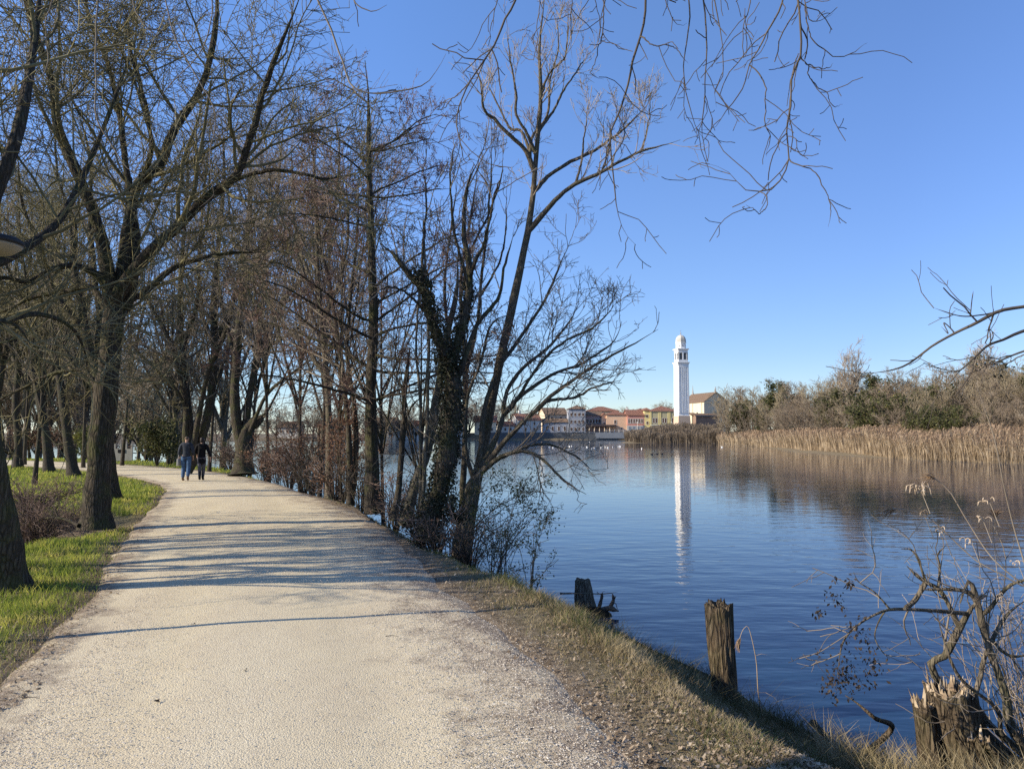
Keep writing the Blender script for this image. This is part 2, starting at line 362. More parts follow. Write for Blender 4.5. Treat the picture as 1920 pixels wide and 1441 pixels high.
# path: its own sheet following the ground
def resamp(poly, n):
    return catmull([(p[0], p[1], 0) for p in poly], n)
NS, NT = 520, 44
Lp = resamp(LE, 2000); Rp = resamp(RE, 2000)
def warp(P, n):      # denser near the camera
    d = np.hypot(P[:, 0], P[:, 1])+2.0; seg = np.linalg.norm(np.diff(P, axis=0), axis=1)/(.5*(d[1:]+d[:-1])); c = np.r_[0, np.cumsum(seg)]
    s = np.linspace(0, c[-1], n); return np.stack([np.interp(s, c, P[:, k]) for k in range(3)], -1)
Lp, Rp = warp(Lp, NS), warp(Rp, NS)
s = np.linspace(0, 1, NT)[None, :, None]
PP = Lp[:, None]*(1-s)+Rp[:, None]*s
wd = np.linalg.norm(Lp-Rp, axis=1)[:, None]; ss = s[:, :, 0]
edge = np.minimum(ss*wd, (1-ss)*wd*.5)
X, Y = PP[..., 0], PP[..., 1]
nv = nrm(Rp-Lp)[:, None]*((2*ss-1)**5)[..., None]; PP = PP-nv*(.16*wob(X, Y, .3))[..., None]; X, Y = PP[..., 0].copy(), PP[..., 1].copy()
# widen both borders so that the ragged colour edge sits inside the sheet
PP[..., 2] = .012+.03*sm(0, 1.6, edge)+.004*wob(X, Y, .5)-.03*sm(.12, 0, edge)-.007*np.exp(-((ss-.28)/.07)**2)-.007*np.exp(-((ss-.68)/.07)**2)
idx = np.arange(NS*NT).reshape(NS, NT); A = idx[:-1]; C = idx[1:]
Fq = np.stack([A[:, :-1], A[:, 1:], C[:, 1:], C[:, :-1]], -1).reshape(-1, 4)
m, t, b = mat('path_gravel', .95, .12); v = coords(t)
vo = nd(t, 'ShaderNodeTexVoronoi', feature='F1'); vo.inputs['Scale'].default_value = 85; t.links.new(v, vo.inputs['Vector'])
vo2 = nd(t, 'ShaderNodeTexVoronoi', feature='F1'); vo2.inputs['Scale'].default_value = 24; t.links.new(v, vo2.inputs['Vector'])
big = noise(t, v, .55, 5, .6); mid = noise(t, v, 5, 5, .65); fine = noise(t, v, 120, 3, .7)
sand = ramp(t, mid, [(.25, (.58, .485, .30)), (.5, (.67, .57, .365)), (.75, (.74, .64, .425))])
peb = ramp(t, vo.outputs['Color'], [(0, (.42, .34, .23)), (.4, (.63, .54, .37)), (.85, (.76, .67, .48)), (1, (.84, .76, .58))])
tr = attr(t, 'track'); c = mix(t, mathn(t, 'MULTIPLY', ramp(t, big, [(.35, (.35, .35, .35)), (.65, (1, 1, 1))]), mathn(t, 'SUBTRACT', 1.0, tr)), sand, peb)
stn = ramp(t, noise(t, coords(t, (.8, .35, 1)), 1.3, 5, .65), [(.42, (0, 0, 0)), (.68, (.45, .45, .45))]); c = mix(t, stn, c, (.42, .335, .235))
c = mix(t, .35, c, ramp(t, fine, [(.3, (.34, .27, .18)), (.55, (.64, .55, .39)), (.8, (.80, .72, .55))]))
# rounded pebbles pressed in, darker pits
pit = ramp(t, vo2.outputs[0], [(.03, (0, 0, 0)), (.12, (1, 1, 1))]); c = mix(t, mathn(t, 'MULTIPLY', mathn(t, 'SUBTRACT', 1.0, pit), mathn(t, 'GREATER_THAN', noise(t, v, 17, 2), .60)), c, (.17, .13, .10))
e = attr(t, 'edge'); nz = noise(t, v, 2.3, 6, .7)
ef = ramp(t, mathn(t, 'ADD', e, mathn(t, 'MULTIPLY', mathn(t, 'SUBTRACT', nz, .5), 2.2)), [(.02, (0, 0, 0)), (.55, (1, 1, 1))])
soil2 = ramp(t, noise(t, v, 22, 4, .7), [(.3, (.12, .09, .06)), (.5, (.26, .205, .15)), (.7, (.46, .385, .29))])
c = mix(t, ef, soil2, c)
t.links.new(c, b.inputs['Base Color'])
h = mathn(t, 'ADD', mathn(t, 'MULTIPLY', mathn(t, 'SUBTRACT', 1.0, vo.outputs[0]), .5), mathn(t, 'ADD', mathn(t, 'MULTIPLY', fine, .5), mathn(t, 'MULTIPLY', mid, .35)))
bump(t, b, h, .5, .016)
path = mesh_np('path', PP.reshape(-1, 3), Fq[:, ::-1] if False else Fq, m, None, True); tag(path, kind='structure')
at = path.data.attributes.new('edge', 'FLOAT', 'POINT'); at.data.foreach_set('value', edge.ravel().astype(np.float32))
trk = (np.exp(-((ss-.27)/.10)**2)+np.exp(-((ss-.62)/.10)**2))*.75+0*wd; at = path.data.attributes.new('track', 'FLOAT', 'POINT'); at.data.foreach_set('value', np.broadcast_to(trk, edge.shape).ravel().astype(np.float32))

# water
wp = [(900,-900),(900,600),(-900,600),(-900,-900)]
m, t, b = mat('lake_water', .025, .5)
b.inputs['IOR'].default_value = 1.333; b.inputs['Specular IOR Level'].default_value = .5
b.inputs['Base Color'].default_value = (.008, .028, .06, 1)
v1 = coords(t, (.55, 1.0, 1)); v2 = coords(t, (.28, 1.25, 1)); v0 = coords(t, (1, 1, 1))
calm = ramp(t, noise(t, coords(t, (.02, .05, 1)), 1.0, 3), [(.35, (.35, .35, .35)), (.65, (1, 1, 1))])
h = mathn(t, 'ADD', mathn(t, 'MULTIPLY', noise(t, v1, 1.7, 3, .5), .55), mathn(t, 'MULTIPLY', noise(t, v2, 4.2, 2, .5), .17))
h = mathn(t, 'MULTIPLY', h, calm)
bump(t, b, h, 1.0, .037)
V = np.array([(p[0], p[1], WZ) for p in wp]); water = mesh_np('lake_water', V, [[0, 1, 2, 3]], m); tag(water, kind='structure')
water.name = 'water'
# ---------------------------------------------------------------- traced trees of the left verge
rg = np.random.default_rng(11)
lm = lambda d, pts, w0, w1, dd=0.0, t0=.25: limb(d, pts, w0, w1, dd, rg, .03)+(t0,)
# the fork tree beside the path
make_tree('verge_tree', 'tall forked tree with straight grey trunk standing in the green verge beside the path edge', [
    lm(14.9, [(180,992),(182,920),(188,850),(198,760),(206,690),(212,620),(214,560),(208,520)], 47, 34, 0, .72),
    lm(14.9, [(212,600),(196,480),(182,420),(160,365),(140,320),(110,250),(96,160),(70,80),(40,-20),(20,-110)], 27, 8, -1.2),
    lm(14.9, [(216,590),(232,500),(240,420),(262,345),(300,315),(330,240),(372,180),(395,120),(408,30),(400,-60)], 24, 7, .8),
    lm(14.9, [(212,570),(250,505),(290,458),(330,420),(385,365),(440,325),(470,240),(492,150),(520,70),(560,-30)], 26, 6, -1.8),
    lm(14.9, [(205,560),(180,515),(150,499),(118,497),(80,512),(40,528),(0,520),(-50,540)], 15, 6, -1.4, .2),
    lm(14.9, [(208,590),(170,535),(120,545),(60,560),(10,585),(-50,580)], 13, 5, 1.6, .2),
    lm(14.9, [(225,610),(250,560),(272,552),(310,515),(360,490),(430,475),(500,478)], 16, 5, 1.6, .25),
    lm(14.9, [(245,470),(246,380),(236,300),(225,220),(205,130),(170,40),(150,-60)], 15, 5, 1.5),
    lm(14.9, [(262,345),(280,270),(262,180),(240,90),(235,0)], 10, 4, -.8),
    lm(14.9, [(385,365),(440,335),(520,320),(600,335),(660,330)], 10, 4, -1.0),
    lm(14.9, [(250,575),(256,480),(255,400),(250,340)], 20, 10, .6, .4),
    lm(14.9, [(195,760),(175,715),(150,690),(100,700),(40,730),(-10,760)], 9, 4, 1.0, .2),
], 21, bm='bark', tm='twig_moss', spec=[dict(BIG[0], dens=3.0, t0=.2), dict(BIG[1], dens=4.6), dict(BIG[2], dens=6), BIG[3]])
make_tree('verge_tree', 'leaning tree cut by the left picture edge, its rough trunk nearest the camera', [
    wlimb([G(18,1105), W(6,1000,9.0), W(-14,900,8.8), W(-45,780,8.6), W(-70,640,8.4), W(-60,480,8.6)], .20, .13)+(.75,),
    wlimb([W(-60,560,8.5), W(-20,400,8.6), W(30,260,8.8), W(60,110,9.2), W(80,-60,9.8)], .10, .025)+(.2,),
    wlimb([W(-62,620,8.5), W(-90,480,7.8), W(-120,300,7.2), W(-60,100,7.0), W(0,-80,7.2)], .09, .03)+(.2,),
    wlimb([W(-55,520,8.5), W(40,470,9.4), W(120,400,10.5), W(190,250,11.6), W(260,60,12.4)], .07, .018)+(.2,),
    wlimb([W(-60,640,8.5), W(20,600,9.0), W(80,590,9.8), W(140,620,10.5), W(170,690,11)], .05, .012)+(.15,),
    wlimb([W(-60,600,8.5), W(-20,600,8.2), W(30,610,8.3), W(60,650,8.4)], .03, .01)+(.2,),
], 22, bm='bark', tm='twig_moss', spec=[dict(BIG[0], dens=3.2, up=.04, ln=(1.2, 2.6)), dict(BIG[1], dens=4.4, up=.0), dict(BIG[2], dens=4.6, up=-.01), dict(BIG[3], dens=4.2)])
make_tree('verge_tree', 'dark slanting tree right behind the forked verge tree', [
    lm(21.6, [(212,938),(204,860),(196,770),(178,700),(160,640),(145,560),(132,480),(125,400)], 24, 10, 0, .5),
    lm(21.6, [(170,690),(182,600),(176,500),(168,400),(170,300),(150,200)], 12, 4, 1.5),
    lm(21.6, [(150,620),(100,540),(70,460),(40,380),(30,280)], 10, 4, -1.5),
    lm(21.6, [(135,500),(140,420),(110,330),(100,230)], 8, 3, 1),
    lm(21.6, [(185,730),(150,700),(110,640),(60,600)], 9, 3, 1),
], 23, tm='twig_moss')
for i, (bx, by, pts, lab) in enumerate([
    (138, 892, [(128,830),(118,760),(108,690),(112,620)], 'slanting slender tree on the green verge, next left of the forked tree'),
    (92, 884, [(86,820),(76,760),(66,700),(60,620)], 'slender tree on the verge, second left of the forked tree'),
    (34, 877, [(34,820),(30,760),(36,690),(30,620)], 'slender tree on the verge, third left of the forked tree, thin and upright'),
    (3, 880, [(2,820),(-4,760),(4,690),(0,620)], 'slender tree on the verge half cut by the left picture edge')]):
    d = CAMH*F/(by-HOR)
    ls = [lm(d, [(bx, by)]+pts, 19-2.5*i, 10, 0, .5)]
    ex, ey = pts[-2]
    for k in range(5):
        dx = rg.uniform(-110, 90); ls.append(lm(d, [(ex, ey), (ex+dx*.35, ey-90), (ex+dx*.8, ey-200), (ex+dx*.9, ey-330)], 7, 3, rg.uniform(-3, 3), .15))
    make_tree('verge_tree', lab, ls, 30+i, group='slender trees along the left verge', bm='bark_thin', tm='twig_moss', spec=[dict(BIG[0], dens=2.4, t0=.15), dict(BIG[1], dens=4.0, minr=.009, up=-.02), dict(BIG[2], dens=4.6, minr=.008, up=-.03)])

# ---------------------------------------------------------------- trees of the lake bank
make_tree('bank_tree', 'clump of dark stems rising right behind the two walkers', [
    lm(35, [(352,884),(348,820),(346,740),(322,650),(285,580),(250,520)], 15, 5, 0, .3),
    lm(35, [(362,884),(360,800),(345,680),(338,560),(345,440),(352,330),(340,240)], 14, 4, 1),
    lm(35, [(388,886),(396,800),(402,680),(400,560),(412,440),(420,320),(415,220)], 17, 4, 1),
    lm(35, [(374,884),(376,800),(392,700),(430,600),(452,480),(470,380)], 12, 4, -1.5),
    lm(35, [(360,790),(330,730),(290,690),(240,640)], 8, 3, -1.5), lm(35, [(350,740),(310,716),(270,712),(235,724)], 7, 3, 1, .2),
    lm(35, [(345,660),(370,560),(372,460),(380,350),(390,250)], 8, 3, 2), lm(35, [(402,650),(440,560),(480,500),(500,420),(510,300)], 8, 3, 2),
], 41, group='trees on the lake bank', spec=[dict(BIG[0], dens=2.8, minr=.02), dict(BIG[1], dens=4.4, minr=.013), dict(BIG[2], dens=5.0, minr=.009)])
make_tree('bank_tree', 'stout dark tree with thick leaning butt and fanned stems right of the walkers', [
    lm(33.5, [(456,889),(458,840),(466,800),(484,785),(500,770)], 40, 16, 0, .5),
    lm(33.5, [(452,860),(440,760),(444,660),(455,560),(462,450),(470,340),(460,240)], 20, 5, -1),
    lm(33.5, [(458,840),(470,740),(492,650),(530,570),(580,500),(620,430),(650,360)], 15, 4, 1),
    lm(33.5, [(462,830),(500,740),(560,690),(610,660)], 9, 3, -2), lm(33.5, [(470,720),(490,600),(496,480),(520,360),(530,240)], 10, 4, 2),
    lm(33.5, [(446,680),(424,600),(410,520),(400,430)], 8, 3, 1.5), lm(33.5, [(498,650),(560,610),(600,560),(660,520)], 8, 3, -1.5),
    lm(33.5, [(455,560),(480,480),(520,420),(560,330)], 8, 3, -1.5),
], 42, group='trees on the lake bank', spec=[dict(BIG[0], dens=2.8, minr=.02), dict(BIG[1], dens=4.4, minr=.013), dict(BIG[2], dens=5.0, minr=.009)])
make_tree('bank_tree', 'slim pale-footed tree between the stout dark tree and the alder', [
    lm(22.5, [(618,936),(616,860),(615,770),(608,660),(600,560),(594,450),(590,330),(580,220)], 14, 5, 0, .25),
    lm(22.5, [(610,700),(560,640),(520,600),(505,560)], 8, 3, 1), lm(22.5, [(603,600),(640,520),(655,430),(650,330)], 8, 3, -1),
    lm(22.5, [(600,560),(560,470),(545,370),(540,270)], 8, 3, 1.5), lm(22.5, [(596,470),(625,380),(632,290),(620,190)], 6, 2.5, -1.5)],
    43, group='trees on the lake bank', bm='bark_pale', tm='twig', spec=[dict(BIG[0], dens=2.8), dict(BIG[1], dens=4.4, minr=.010), dict(BIG[2], dens=5.0, minr=.006)])
make_tree('bank_tree', 'thin twin-stemmed tree leaning slightly left, next left of the alder', [
    lm(20.5, [(657,948),(654,860),(650,780),(640,680),(628,600),(615,520),(600,440),(590,360)], 12, 4, 0, .25),
    lm(20.5, [(662,948),(668,860),(664,760),(650,660),(655,560),(668,440),(672,330)], 10, 4, .5), lm(20.5, [(630,610),(590,560),(560,500),(540,430)], 6, 2.5, 1)],
    44, group='trees on the lake bank', bm='bark_thin', tm='twig', spec=[dict(BIG[0], dens=2.2), dict(BIG[1], dens=3.8, minr=.008), dict(BIG[2], dens=5.0, minr=.006)])
al = [lm(18.6, [(701,962),(698,880),(696,790),(699,690),(700,590),(695,480),(691,370),(690,260),(688,170),(684,115)], 27, 5, 0, .15)]
for k in range(26):
    f = rg.uniform(.22, .97); y0 = 962-850*f; sgn = 1 if k % 2 else -1; ln_ = (1.08-f)*260+45; rise = rg.uniform(-.1, .55)+.25*f
    al.append(lm(18.6, [(699-8*f, y0), (699+sgn*ln_*.35, y0-ln_*rise*.45), (699+sgn*ln_*.72, y0-ln_*rise*.9), (699+sgn*ln_, y0-ln_*rise*1.05)], 7-4*f, 2, rg.uniform(-3, 3), .15))
make_tree('alder_tree', 'straight alder with dark upright trunk and crown full of reddish catkins', al, 45, group=None, bm='bark', tm='twig_red',
    spec=[dict(BIG[0], dens=3.0, ln=(.7, 1.7), minr=.010), dict(BIG[1], dens=4.2, ln=(.4, .9), minr=.0075), dict(BIG[2], dens=5.5, ln=(.2, .5), minr=.006), dict(BIG[3], dens=3)],
    leafy=[('catkins', 'catkin', 32000, 2, (.022, .055), .5, 1.5, .03)])
make_tree('broken_tree', 'slender dead tree with snapped top right beside the alder', [
    lm(17.4, [(738,975),(745,900),(752,810),(756,740),(762,680),(766,655)], 13, 8, 0, .3), lm(17.4, [(752,800),(770,760),(800,720)], 5, 2, -.5), lm(17.4, [(756,730),(740,700),(715,680)], 4, 2, .5)],
    46, bm='bark_thin', tm='twig', spec=[dict(BIG[0], dens=1.0, ln=(.4, .9)), dict(BIG[1], dens=2, ln=(.2, .5))])
make_tree('bank_tree', 'tree slanting right towards the ivy-clad tree from the bank foot', [
    lm(16.4, [(758,985),(775,910),(795,850),(808,780),(816,720),(826,650),(850,560),(858,470)], 22, 7, 0, .4),
    lm(16.4, [(800,840),(840,780),(860,700),(880,610)], 7, 3, .7)], 47, group='trees on the lake bank', bm='bark_pale', tm='twig', spec=[dict(BIG[0], dens=1.0), dict(BIG[1], dens=2.4), dict(BIG[2], dens=3)])
make_tree('bank_tree', 'two straight whip-thin stems standing just left of the ivy-clad tree', [
    lm(16, [(786,990),(796,900),(800,800),(803,700),(803,600),(798,480),(793,370)], 9, 3, 0, .4), lm(16, [(780,985),(790,860),(792,760),(786,640),(790,520),(800,440)], 7, 3, .5, .4)],
    48, group='trees on the lake bank', bm='bark_pale', tm='twig', spec=[dict(BIG[0], dens=.9, ln=(.6, 1.3)), dict(BIG[1], dens=2.4, ln=(.4, .9)), dict(BIG[2], dens=3)])
iv = make_tree('ivy_clad_tree', 'forked tree wrapped in dark ivy leaning over the bank edge', [
    lm(13.8, [(800,1012),(812,960),(828,900),(840,840),(848,770),(846,700),(842,670)], 36, 27, 0, .9),
    lm(13.8, [(842,690),(826,640),(808,585),(796,540),(770,510),(740,470),(715,455)], 25, 6, -.4, .4),
    lm(13.8, [(845,690),(862,625),(878,560),(880,500),(872,430),(880,350),(900,300)], 18, 4, .5, .3),
    lm(13.8, [(866,720),(880,650),(900,600),(935,555),(940,500),(960,430)], 11, 3, .9, .3),
    lm(13.8, [(796,545),(792,460),(800,380),(790,310)], 7, 2.5, .4, .2), lm(13.8, [(808,590),(770,560),(735,540),(700,545)], 6, 2.5, -.6, .2),
    lm(13.8, [(880,520),(910,440),(925,380),(945,320)], 7, 2.5, -.4, .2), lm(13.8, [(880,540),(850,440),(845,350),(850,290)], 7, 2.5, .3, .2)],
    49, bm='bark', tm='twig', spec=[dict(BIG[0], dens=2.0, ln=(.7, 1.6), up=.12, ang=(20, 50)), dict(BIG[1], dens=3.2, ln=(.4, .9), up=.12, ang=(20, 45)), dict(BIG[2], dens=5, ln=(.2, .5), up=.1, minr=.005)])
def ivy_on(root, limbs, n, seed, spread, matn='ivy', size=(.03, .058), nm='ivy'):
    rng = np.random.default_rng(seed); P = np.stack([l[0] for l in limbs]); R = np.stack([l[1] for l in limbs])
    seg = np.linalg.norm(np.diff(P, axis=1), axis=2).sum(1); b = rng.choice(len(P), n, p=seg/seg.sum()); x = rng.random(n)*(P.shape[1]-1.01); i = x.astype(int); f = (x-i)[:, None]
    c = P[b, i]*(1-f)+P[b, i+1]*f; r = R[b, i][:, None]; clump = 1+.8*np.sin(x*1.9+b)[:, None]*.6
    dv = nrm(rng.normal(size=(n, 3))); pts = c+dv*(r*1.05+np.abs(rng.normal(0, spread, (n, 1)))*clump)
    V, Fc = leaves(pts, size, rng, .95, .5); mesh_np(nm, V-np.array(root.location), Fc, M[matn], root)
ivl = [lm(13.8, [(800,1012),(812,960),(828,900),(840,840),(848,770),(846,700),(842,670)], 42, 34), lm(13.8, [(842,700),(826,640),(808,585),(796,540),(780,515)], 30, 17, -.3), lm(13.8, [(845,690),(862,625),(878,560),(880,520)], 24, 10, .4), lm(13.8, [(800,1012),(812,960),(828,900),(840,840),(848,770),(846,700),(842,670)], 42, 34)]
bpy.context.view_layer.update()
ivy_on(iv, ivl, 12000, 7, .038)
# the tall poplar leaning over the water
make_tree('poplar_tree', 'tall pale-topped tree leaning right from the bank, its high crown against the blue sky', [
    lm(17, [(868,1062),(882,960),(900,870),(920,770),(948,640),(978,500),(998,400),(1006,320),(1012,250),(1018,180),(1014,100),(1020,30),(1025,-40)], 23, 3.5, 0, .6),
    lm(17, [(1000,425),(1035,385),(1075,350),(1130,322),(1160,305),(1195,285),(1240,272),(1280,262)], 11, 2.5, -1.0, .3),
    lm(17, [(1008,380),(1022,345),(1060,312),(1110,288),(1150,262),(1185,232),(1215,200)], 9, 2.5, 1.2, .3),
    lm(17, [(1008,320),(985,280),(955,252),(920,218),(904,200),(900,160),(885,110)], 10, 2.5, -.8, .35),
    lm(17, [(1003,300),(975,245),(955,235),(930,190),(915,155)], 7, 2, .6, .35), lm(17, [(1003,290),(990,260),(968,220),(965,170),(955,110),(945,60)], 7, 2, -.5, .35),
    lm(17, [(1012,240),(1035,205),(1055,165),(1080,130),(1100,95)], 6, 2, .7, .3), lm(17, [(1016,180),(1030,140),(1060,110),(1070,70),(1075,20)], 5, 1.8, -.4, .3),
    lm(17, [(996,300),(1000,255),(1030,215),(1035,150),(1050,90),(1045,20)], 6, 1.8, .5, .4),
    lm(17, [(1080,350),(1090,300),(1095,250),(1100,210)], 5, 1.8, -.3, .3), lm(17, [(1200,285),(1215,250),(1225,215),(1230,180)], 4, 1.5, .3, .3), lm(17, [(1130,322),(1140,280),(1145,240),(1140,210)], 4, 1.5, .3, .3)],
    51, bm='bark_willow', tm='twig_pale', sides=12, spec=[dict(BIG[0], dens=4.0, ln=(.5, 1.4), up=.16, ang=(25, 55), minr=.0075, wig=.12), dict(BIG[1], dens=5.0, ln=(.3, .8), up=.12, ang=(20, 50), minr=.0072), dict(BIG[2], dens=7.0, ln=(.18, .5), up=.08, ang=(20, 50), minr=.0056), dict(BIG[3], dens=4.0, ln=(.12, .32), minr=.0048)])
make_tree('bank_tree', 'fine-twigged upright tree filling the gap between the catkin alder and the tall poplar', [
    lm(19, [(862,1010),(866,900),(870,780),(868,660),(860,540),(872,440),(885,360),(895,290)], 13, 3, 0, .35), lm(19, [(868,760),(845,640),(835,520),(850,420),(860,330)], 8, 2.5, 1), lm(19, [(868,700),(895,600),(905,500),(915,410),(920,320),(925,260)], 8, 2.5, -1),
    lm(19, [(862,560),(880,480),(905,420),(935,340),(940,290)], 6, 2, 1), lm(19, [(900,560),(930,500),(945,440),(950,370)], 5, 2, .5)],
    52, group='trees on the lake bank', bm='bark_thin', tm='twig', spec=[dict(BIG[0], dens=2.4, ln=(.7, 1.5), up=.22, ang=(20, 45), minr=.008), dict(BIG[1], dens=4.0, ln=(.4, .8), up=.2, ang=(18, 40), minr=.008), dict(BIG[2], dens=5.5, ln=(.25, .6), up=.12, minr=.0065), dict(BIG[3], dens=3)])
make_tree('willow_tree', 'low wide willow spreading its arching limbs right over the water', [
    lm(16.3, [(860,1075),(868,1010),(880,950),(892,905),(905,880)], 30, 20, 0, .8),
    lm(16.3, [(895,900),(930,850),(975,800),(1030,750),(1090,705),(1150,668),(1200,640),(1240,615)], 12, 2.5, -1.2, .2),
    lm(16.3, [(895,890),(925,830),(945,770),(985,730),(1040,695),(1090,680),(1150,640),(1170,600)], 10, 2.5, 1.2, .2),
    lm(16.3, [(900,880),(935,800),(950,730),(985,680),(1020,650),(1060,600),(1080,560)], 10, 3, 1.5, .2),
    lm(16.3, [(905,890),(940,858),(990,850),(1030,875),(1070,905),(1100,925)], 9, 3, -1.6, .2),
    lm(16.3, [(905,885),(960,845),(1020,830),(1070,850),(1110,880)], 7, 3, .6, .2),
    lm(16.3, [(900,870),(905,780),(930,700),(970,640),(1010,580),(1040,520),(1070,450)], 10, 3, 2, .25),
    lm(16.3, [(885,900),(870,820),(880,740),(905,680),(930,610),(975,590)], 9, 3, -1, .25), lm(16.3, [(960,780),(1000,700),(1050,640),(1110,610),(1160,560)], 7, 2.5, -1, .2),
    lm(16.3, [(1030,750),(1080,745),(1120,725),(1170,715)], 6, 2.5, -.6, .2), lm(16.3, [(900,900),(870,860),(840,840),(800,850)], 7, 3, -.6, .2)],
    53, bm='bark_willow', tm='twig', spec=[dict(BIG[0], dens=3.4, ln=(.7, 1.9), up=.08, ang=(25, 60), minr=.009), dict(BIG[1], dens=4.4, ln=(.4, 1.0), up=.06, ang=(25, 50), minr=.008), dict(BIG[2], dens=5.5, ln=(.25, .6), up=.04, minr=.006), dict(BIG[3], dens=3.8, ln=(.12, .3))])

# ---------------------------------------------------------------- shrubs
def shrub(name, label, base, h, w, nst, seed, bm='bark_thin', tm='twig', leafy=None, group=None, lean=(0, 0), spec=None, r=.012, cat='bush', arch=.0):
    rng = np.random.default_rng(seed); b = np.array(base, float); ls = []
    for k in range(nst):
        a = rng.uniform(0, 6.28); q = rng.uniform(.25, 1)*w/2; hh = h*rng.uniform(.65, 1)*(1-.25*q/(w/2)); o = np.array([math.cos(a), math.sin(a), 0])
        e = b+o*q+np.array([lean[0], lean[1], hh]); m1 = b+o*q*.25+np.array([lean[0]*.2, lean[1]*.2, hh*.42]); m2 = b+o*q*(.6+arch)+np.array([lean[0]*.6, lean[1]*.6, hh*(.78+arch*.5)])
        s0 = b+o*rng.uniform(0, .06)*w if k else b
        P, R = wlimb([s0-np.array([0, 0, .1 if k else 0]), m1, m2, e], r*rng.uniform(.7, 1.2), r*.35, NL); ls.append((P+np.cumsum(rng.normal(0, .006*h, P.shape), 0)*np.linspace(0, 1, NL)[:, None], R, .12))
    return make_tree(name, label, ls, seed+1, spec or [dict(dens=3.0, ln=(.25*h, .45*h), ang=(25, 60), wig=.16, up=.05, n=5, rr=.5, minr=.005), dict(dens=4.0, ln=(.1*h, .25*h), ang=(25, 60), wig=.16, up=.02, n=4, rr=.6, minr=.0035)], bm=bm, tm=tm, leafy=leafy, group=group, cat=cat, sides=5)
def B(x, y): return (x, y, zat(x, y))
def BP(px, d):  # a point on the bank seen in column px at d metres
    x = (px-960)/F*d*1.004; return B(x, d)
shrub('beech_bush', 'bush with rusty brown leaves on the bank left of the alder trunk', BP(648, 21), 3.2, 2.4, 10, 61, tm='twig_dark', leafy=[('dry_leaves', 'brownleaf', 2600, 1, (.045, .075), .6, .3, .05)], r=.02)
shrub('beech_bush', 'wide bush with dull brown leaves hanging over the bank next to the stout dark tree', BP(575, 25), 3.4, 3.4, 12, 62, tm='twig_dark', leafy=[('dry_leaves', 'brownleaf', 2300, 1, (.045, .08), .6, .3, .07)], r=.02)
shrub('beech_bush', 'low brown-leaved bush between the walkers and the pale-footed tree', BP(525, 30), 2.6, 3.2, 10, 63, tm='twig_dark', leafy=[('dry_leaves', 'brownleaf', 1500, 1, (.06, .1), .6, .3, .08)], r=.02)
for i, (px, d, h, w, lab) in enumerate([(440, 38.5, 2.3, 3.4, 'dark twiggy undergrowth left of the stout dark tree foot'), (500, 31.5, 2.2, 3.0, 'dark twiggy undergrowth just right of the stout dark tree'), (548, 27.6, 2.0, 2.6, 'low dark twiggy undergrowth between the two brown-leaved bank bushes'), (590, 24.6, 2.2, 2.4, 'dark twiggy undergrowth left of the pale-footed tree'), (632, 22.2, 1.9, 2.2, 'dark twiggy undergrowth right of the pale-footed tree'), (680, 20.4, 1.8, 2.0, 'dark twiggy undergrowth at the left of the alder foot'), (745, 18, 1.6, 2.0, 'dark twiggy undergrowth behind the snapped dead tree'), (790, 15.8, 1.5, 1.8, 'dark twiggy undergrowth behind the ivy-clad tree foot'), (820, 13.2, 1.1, 1.5, 'dark twiggy undergrowth in front of the ivy-clad tree, right side'), (880, 12.4, 1.1, 1.6, 'dark twiggy undergrowth on the bank slope right of the ivy-clad tree')]):
    shrub('undergrowth_shrub', lab, BP(px, d), h, w, 26, 500+i*2, tm='twig_dark' if i % 2 else 'twig_red', r=.007+.0003*d, leafy=[('dry_leaves', 'brownleaf' if i % 3 == 0 else 'deadleaf', 300, 1, (.03, .05+.001*d), .6, .3, .05)], spec=[dict(dens=3.2, ln=(.3*h, .5*h), ang=(25, 65), wig=.2, up=.03, n=5, rr=.5, minr=.004+.00022*d), dict(dens=4.2, ln=(.1*h, .3*h), ang=(25, 65), wig=.2, up=.02, n=4, rr=.6, minr=.003+.0002*d)])
shrub('evergreen_bush', 'leafy dark green bush under the low willow at the water edge', B(-1.15, 14.4), 2.2, 2.6, 12, 64, leafy=[('foliage', 'green', 2300, 1, (.035, .065), .5, .4, .06)], r=.012, lean=(.6, 0))
shrub('evergreen_bush', 'smaller green-leaved bush leaning out over the water right of the ivy-clad tree', B(-.35, 13.6), 1.9, 1.9, 9, 65, leafy=[('foliage', 'green', 1000, 1, (.03, .06), .5, .4, .06)], r=.01, lean=(.5, 0))
shrub('waterside_shrub', 'sparse pale-stemmed shrub with few leaves on the bank, left of the mossy stump', B(.28, 11.6), 1.45, 1.1, 7, 66, bm='bark_pale', tm='twig_pale', leafy=[('foliage', 'green', 420, 1, (.03, .055), .45, .4, .03)], r=.009)
shrub('waterside_shrub', 'taller thin shrub with bare grey stems between the green bush and the sparse pale shrub', B(-.15, 12.6), 1.9, 1.2, 8, 67, bm='bark_pale', tm='twig', leafy=[('foliage', 'green', 420, 1, (.03, .055), .45, .4, .03)], r=.009)
shrub('undergrowth_shrub', 'dark tangled shrub at the foot of the ivy-clad tree', B(-1.45, 13.9), 1.2, 1.6, 14, 68, bm='bark_thin', tm='twig_dark', leafy=[('foliage', 'ivy', 1500, 1, (.04, .07), .8, .4, .05)], r=.01)
shrub('undergrowth_shrub', 'tangled bare shrub on the bank slope beneath the leaning poplar', B(-.65, 12.4), .95, 1.5, 14, 69, tm='twig', r=.008)
shrub('undergrowth_shrub', 'bare thin shrub behind the alder trunk at the waterline', BP(730, 19.5), 2.0, 2.4, 10, 70, tm='twig', r=.01)
shrub('undergrowth_shrub', 'bare twiggy shrub by the path edge between the brown-leaved bushes', BP(610, 24), 1.9, 2.0, 10, 71, tm='twig_dark', r=.012)
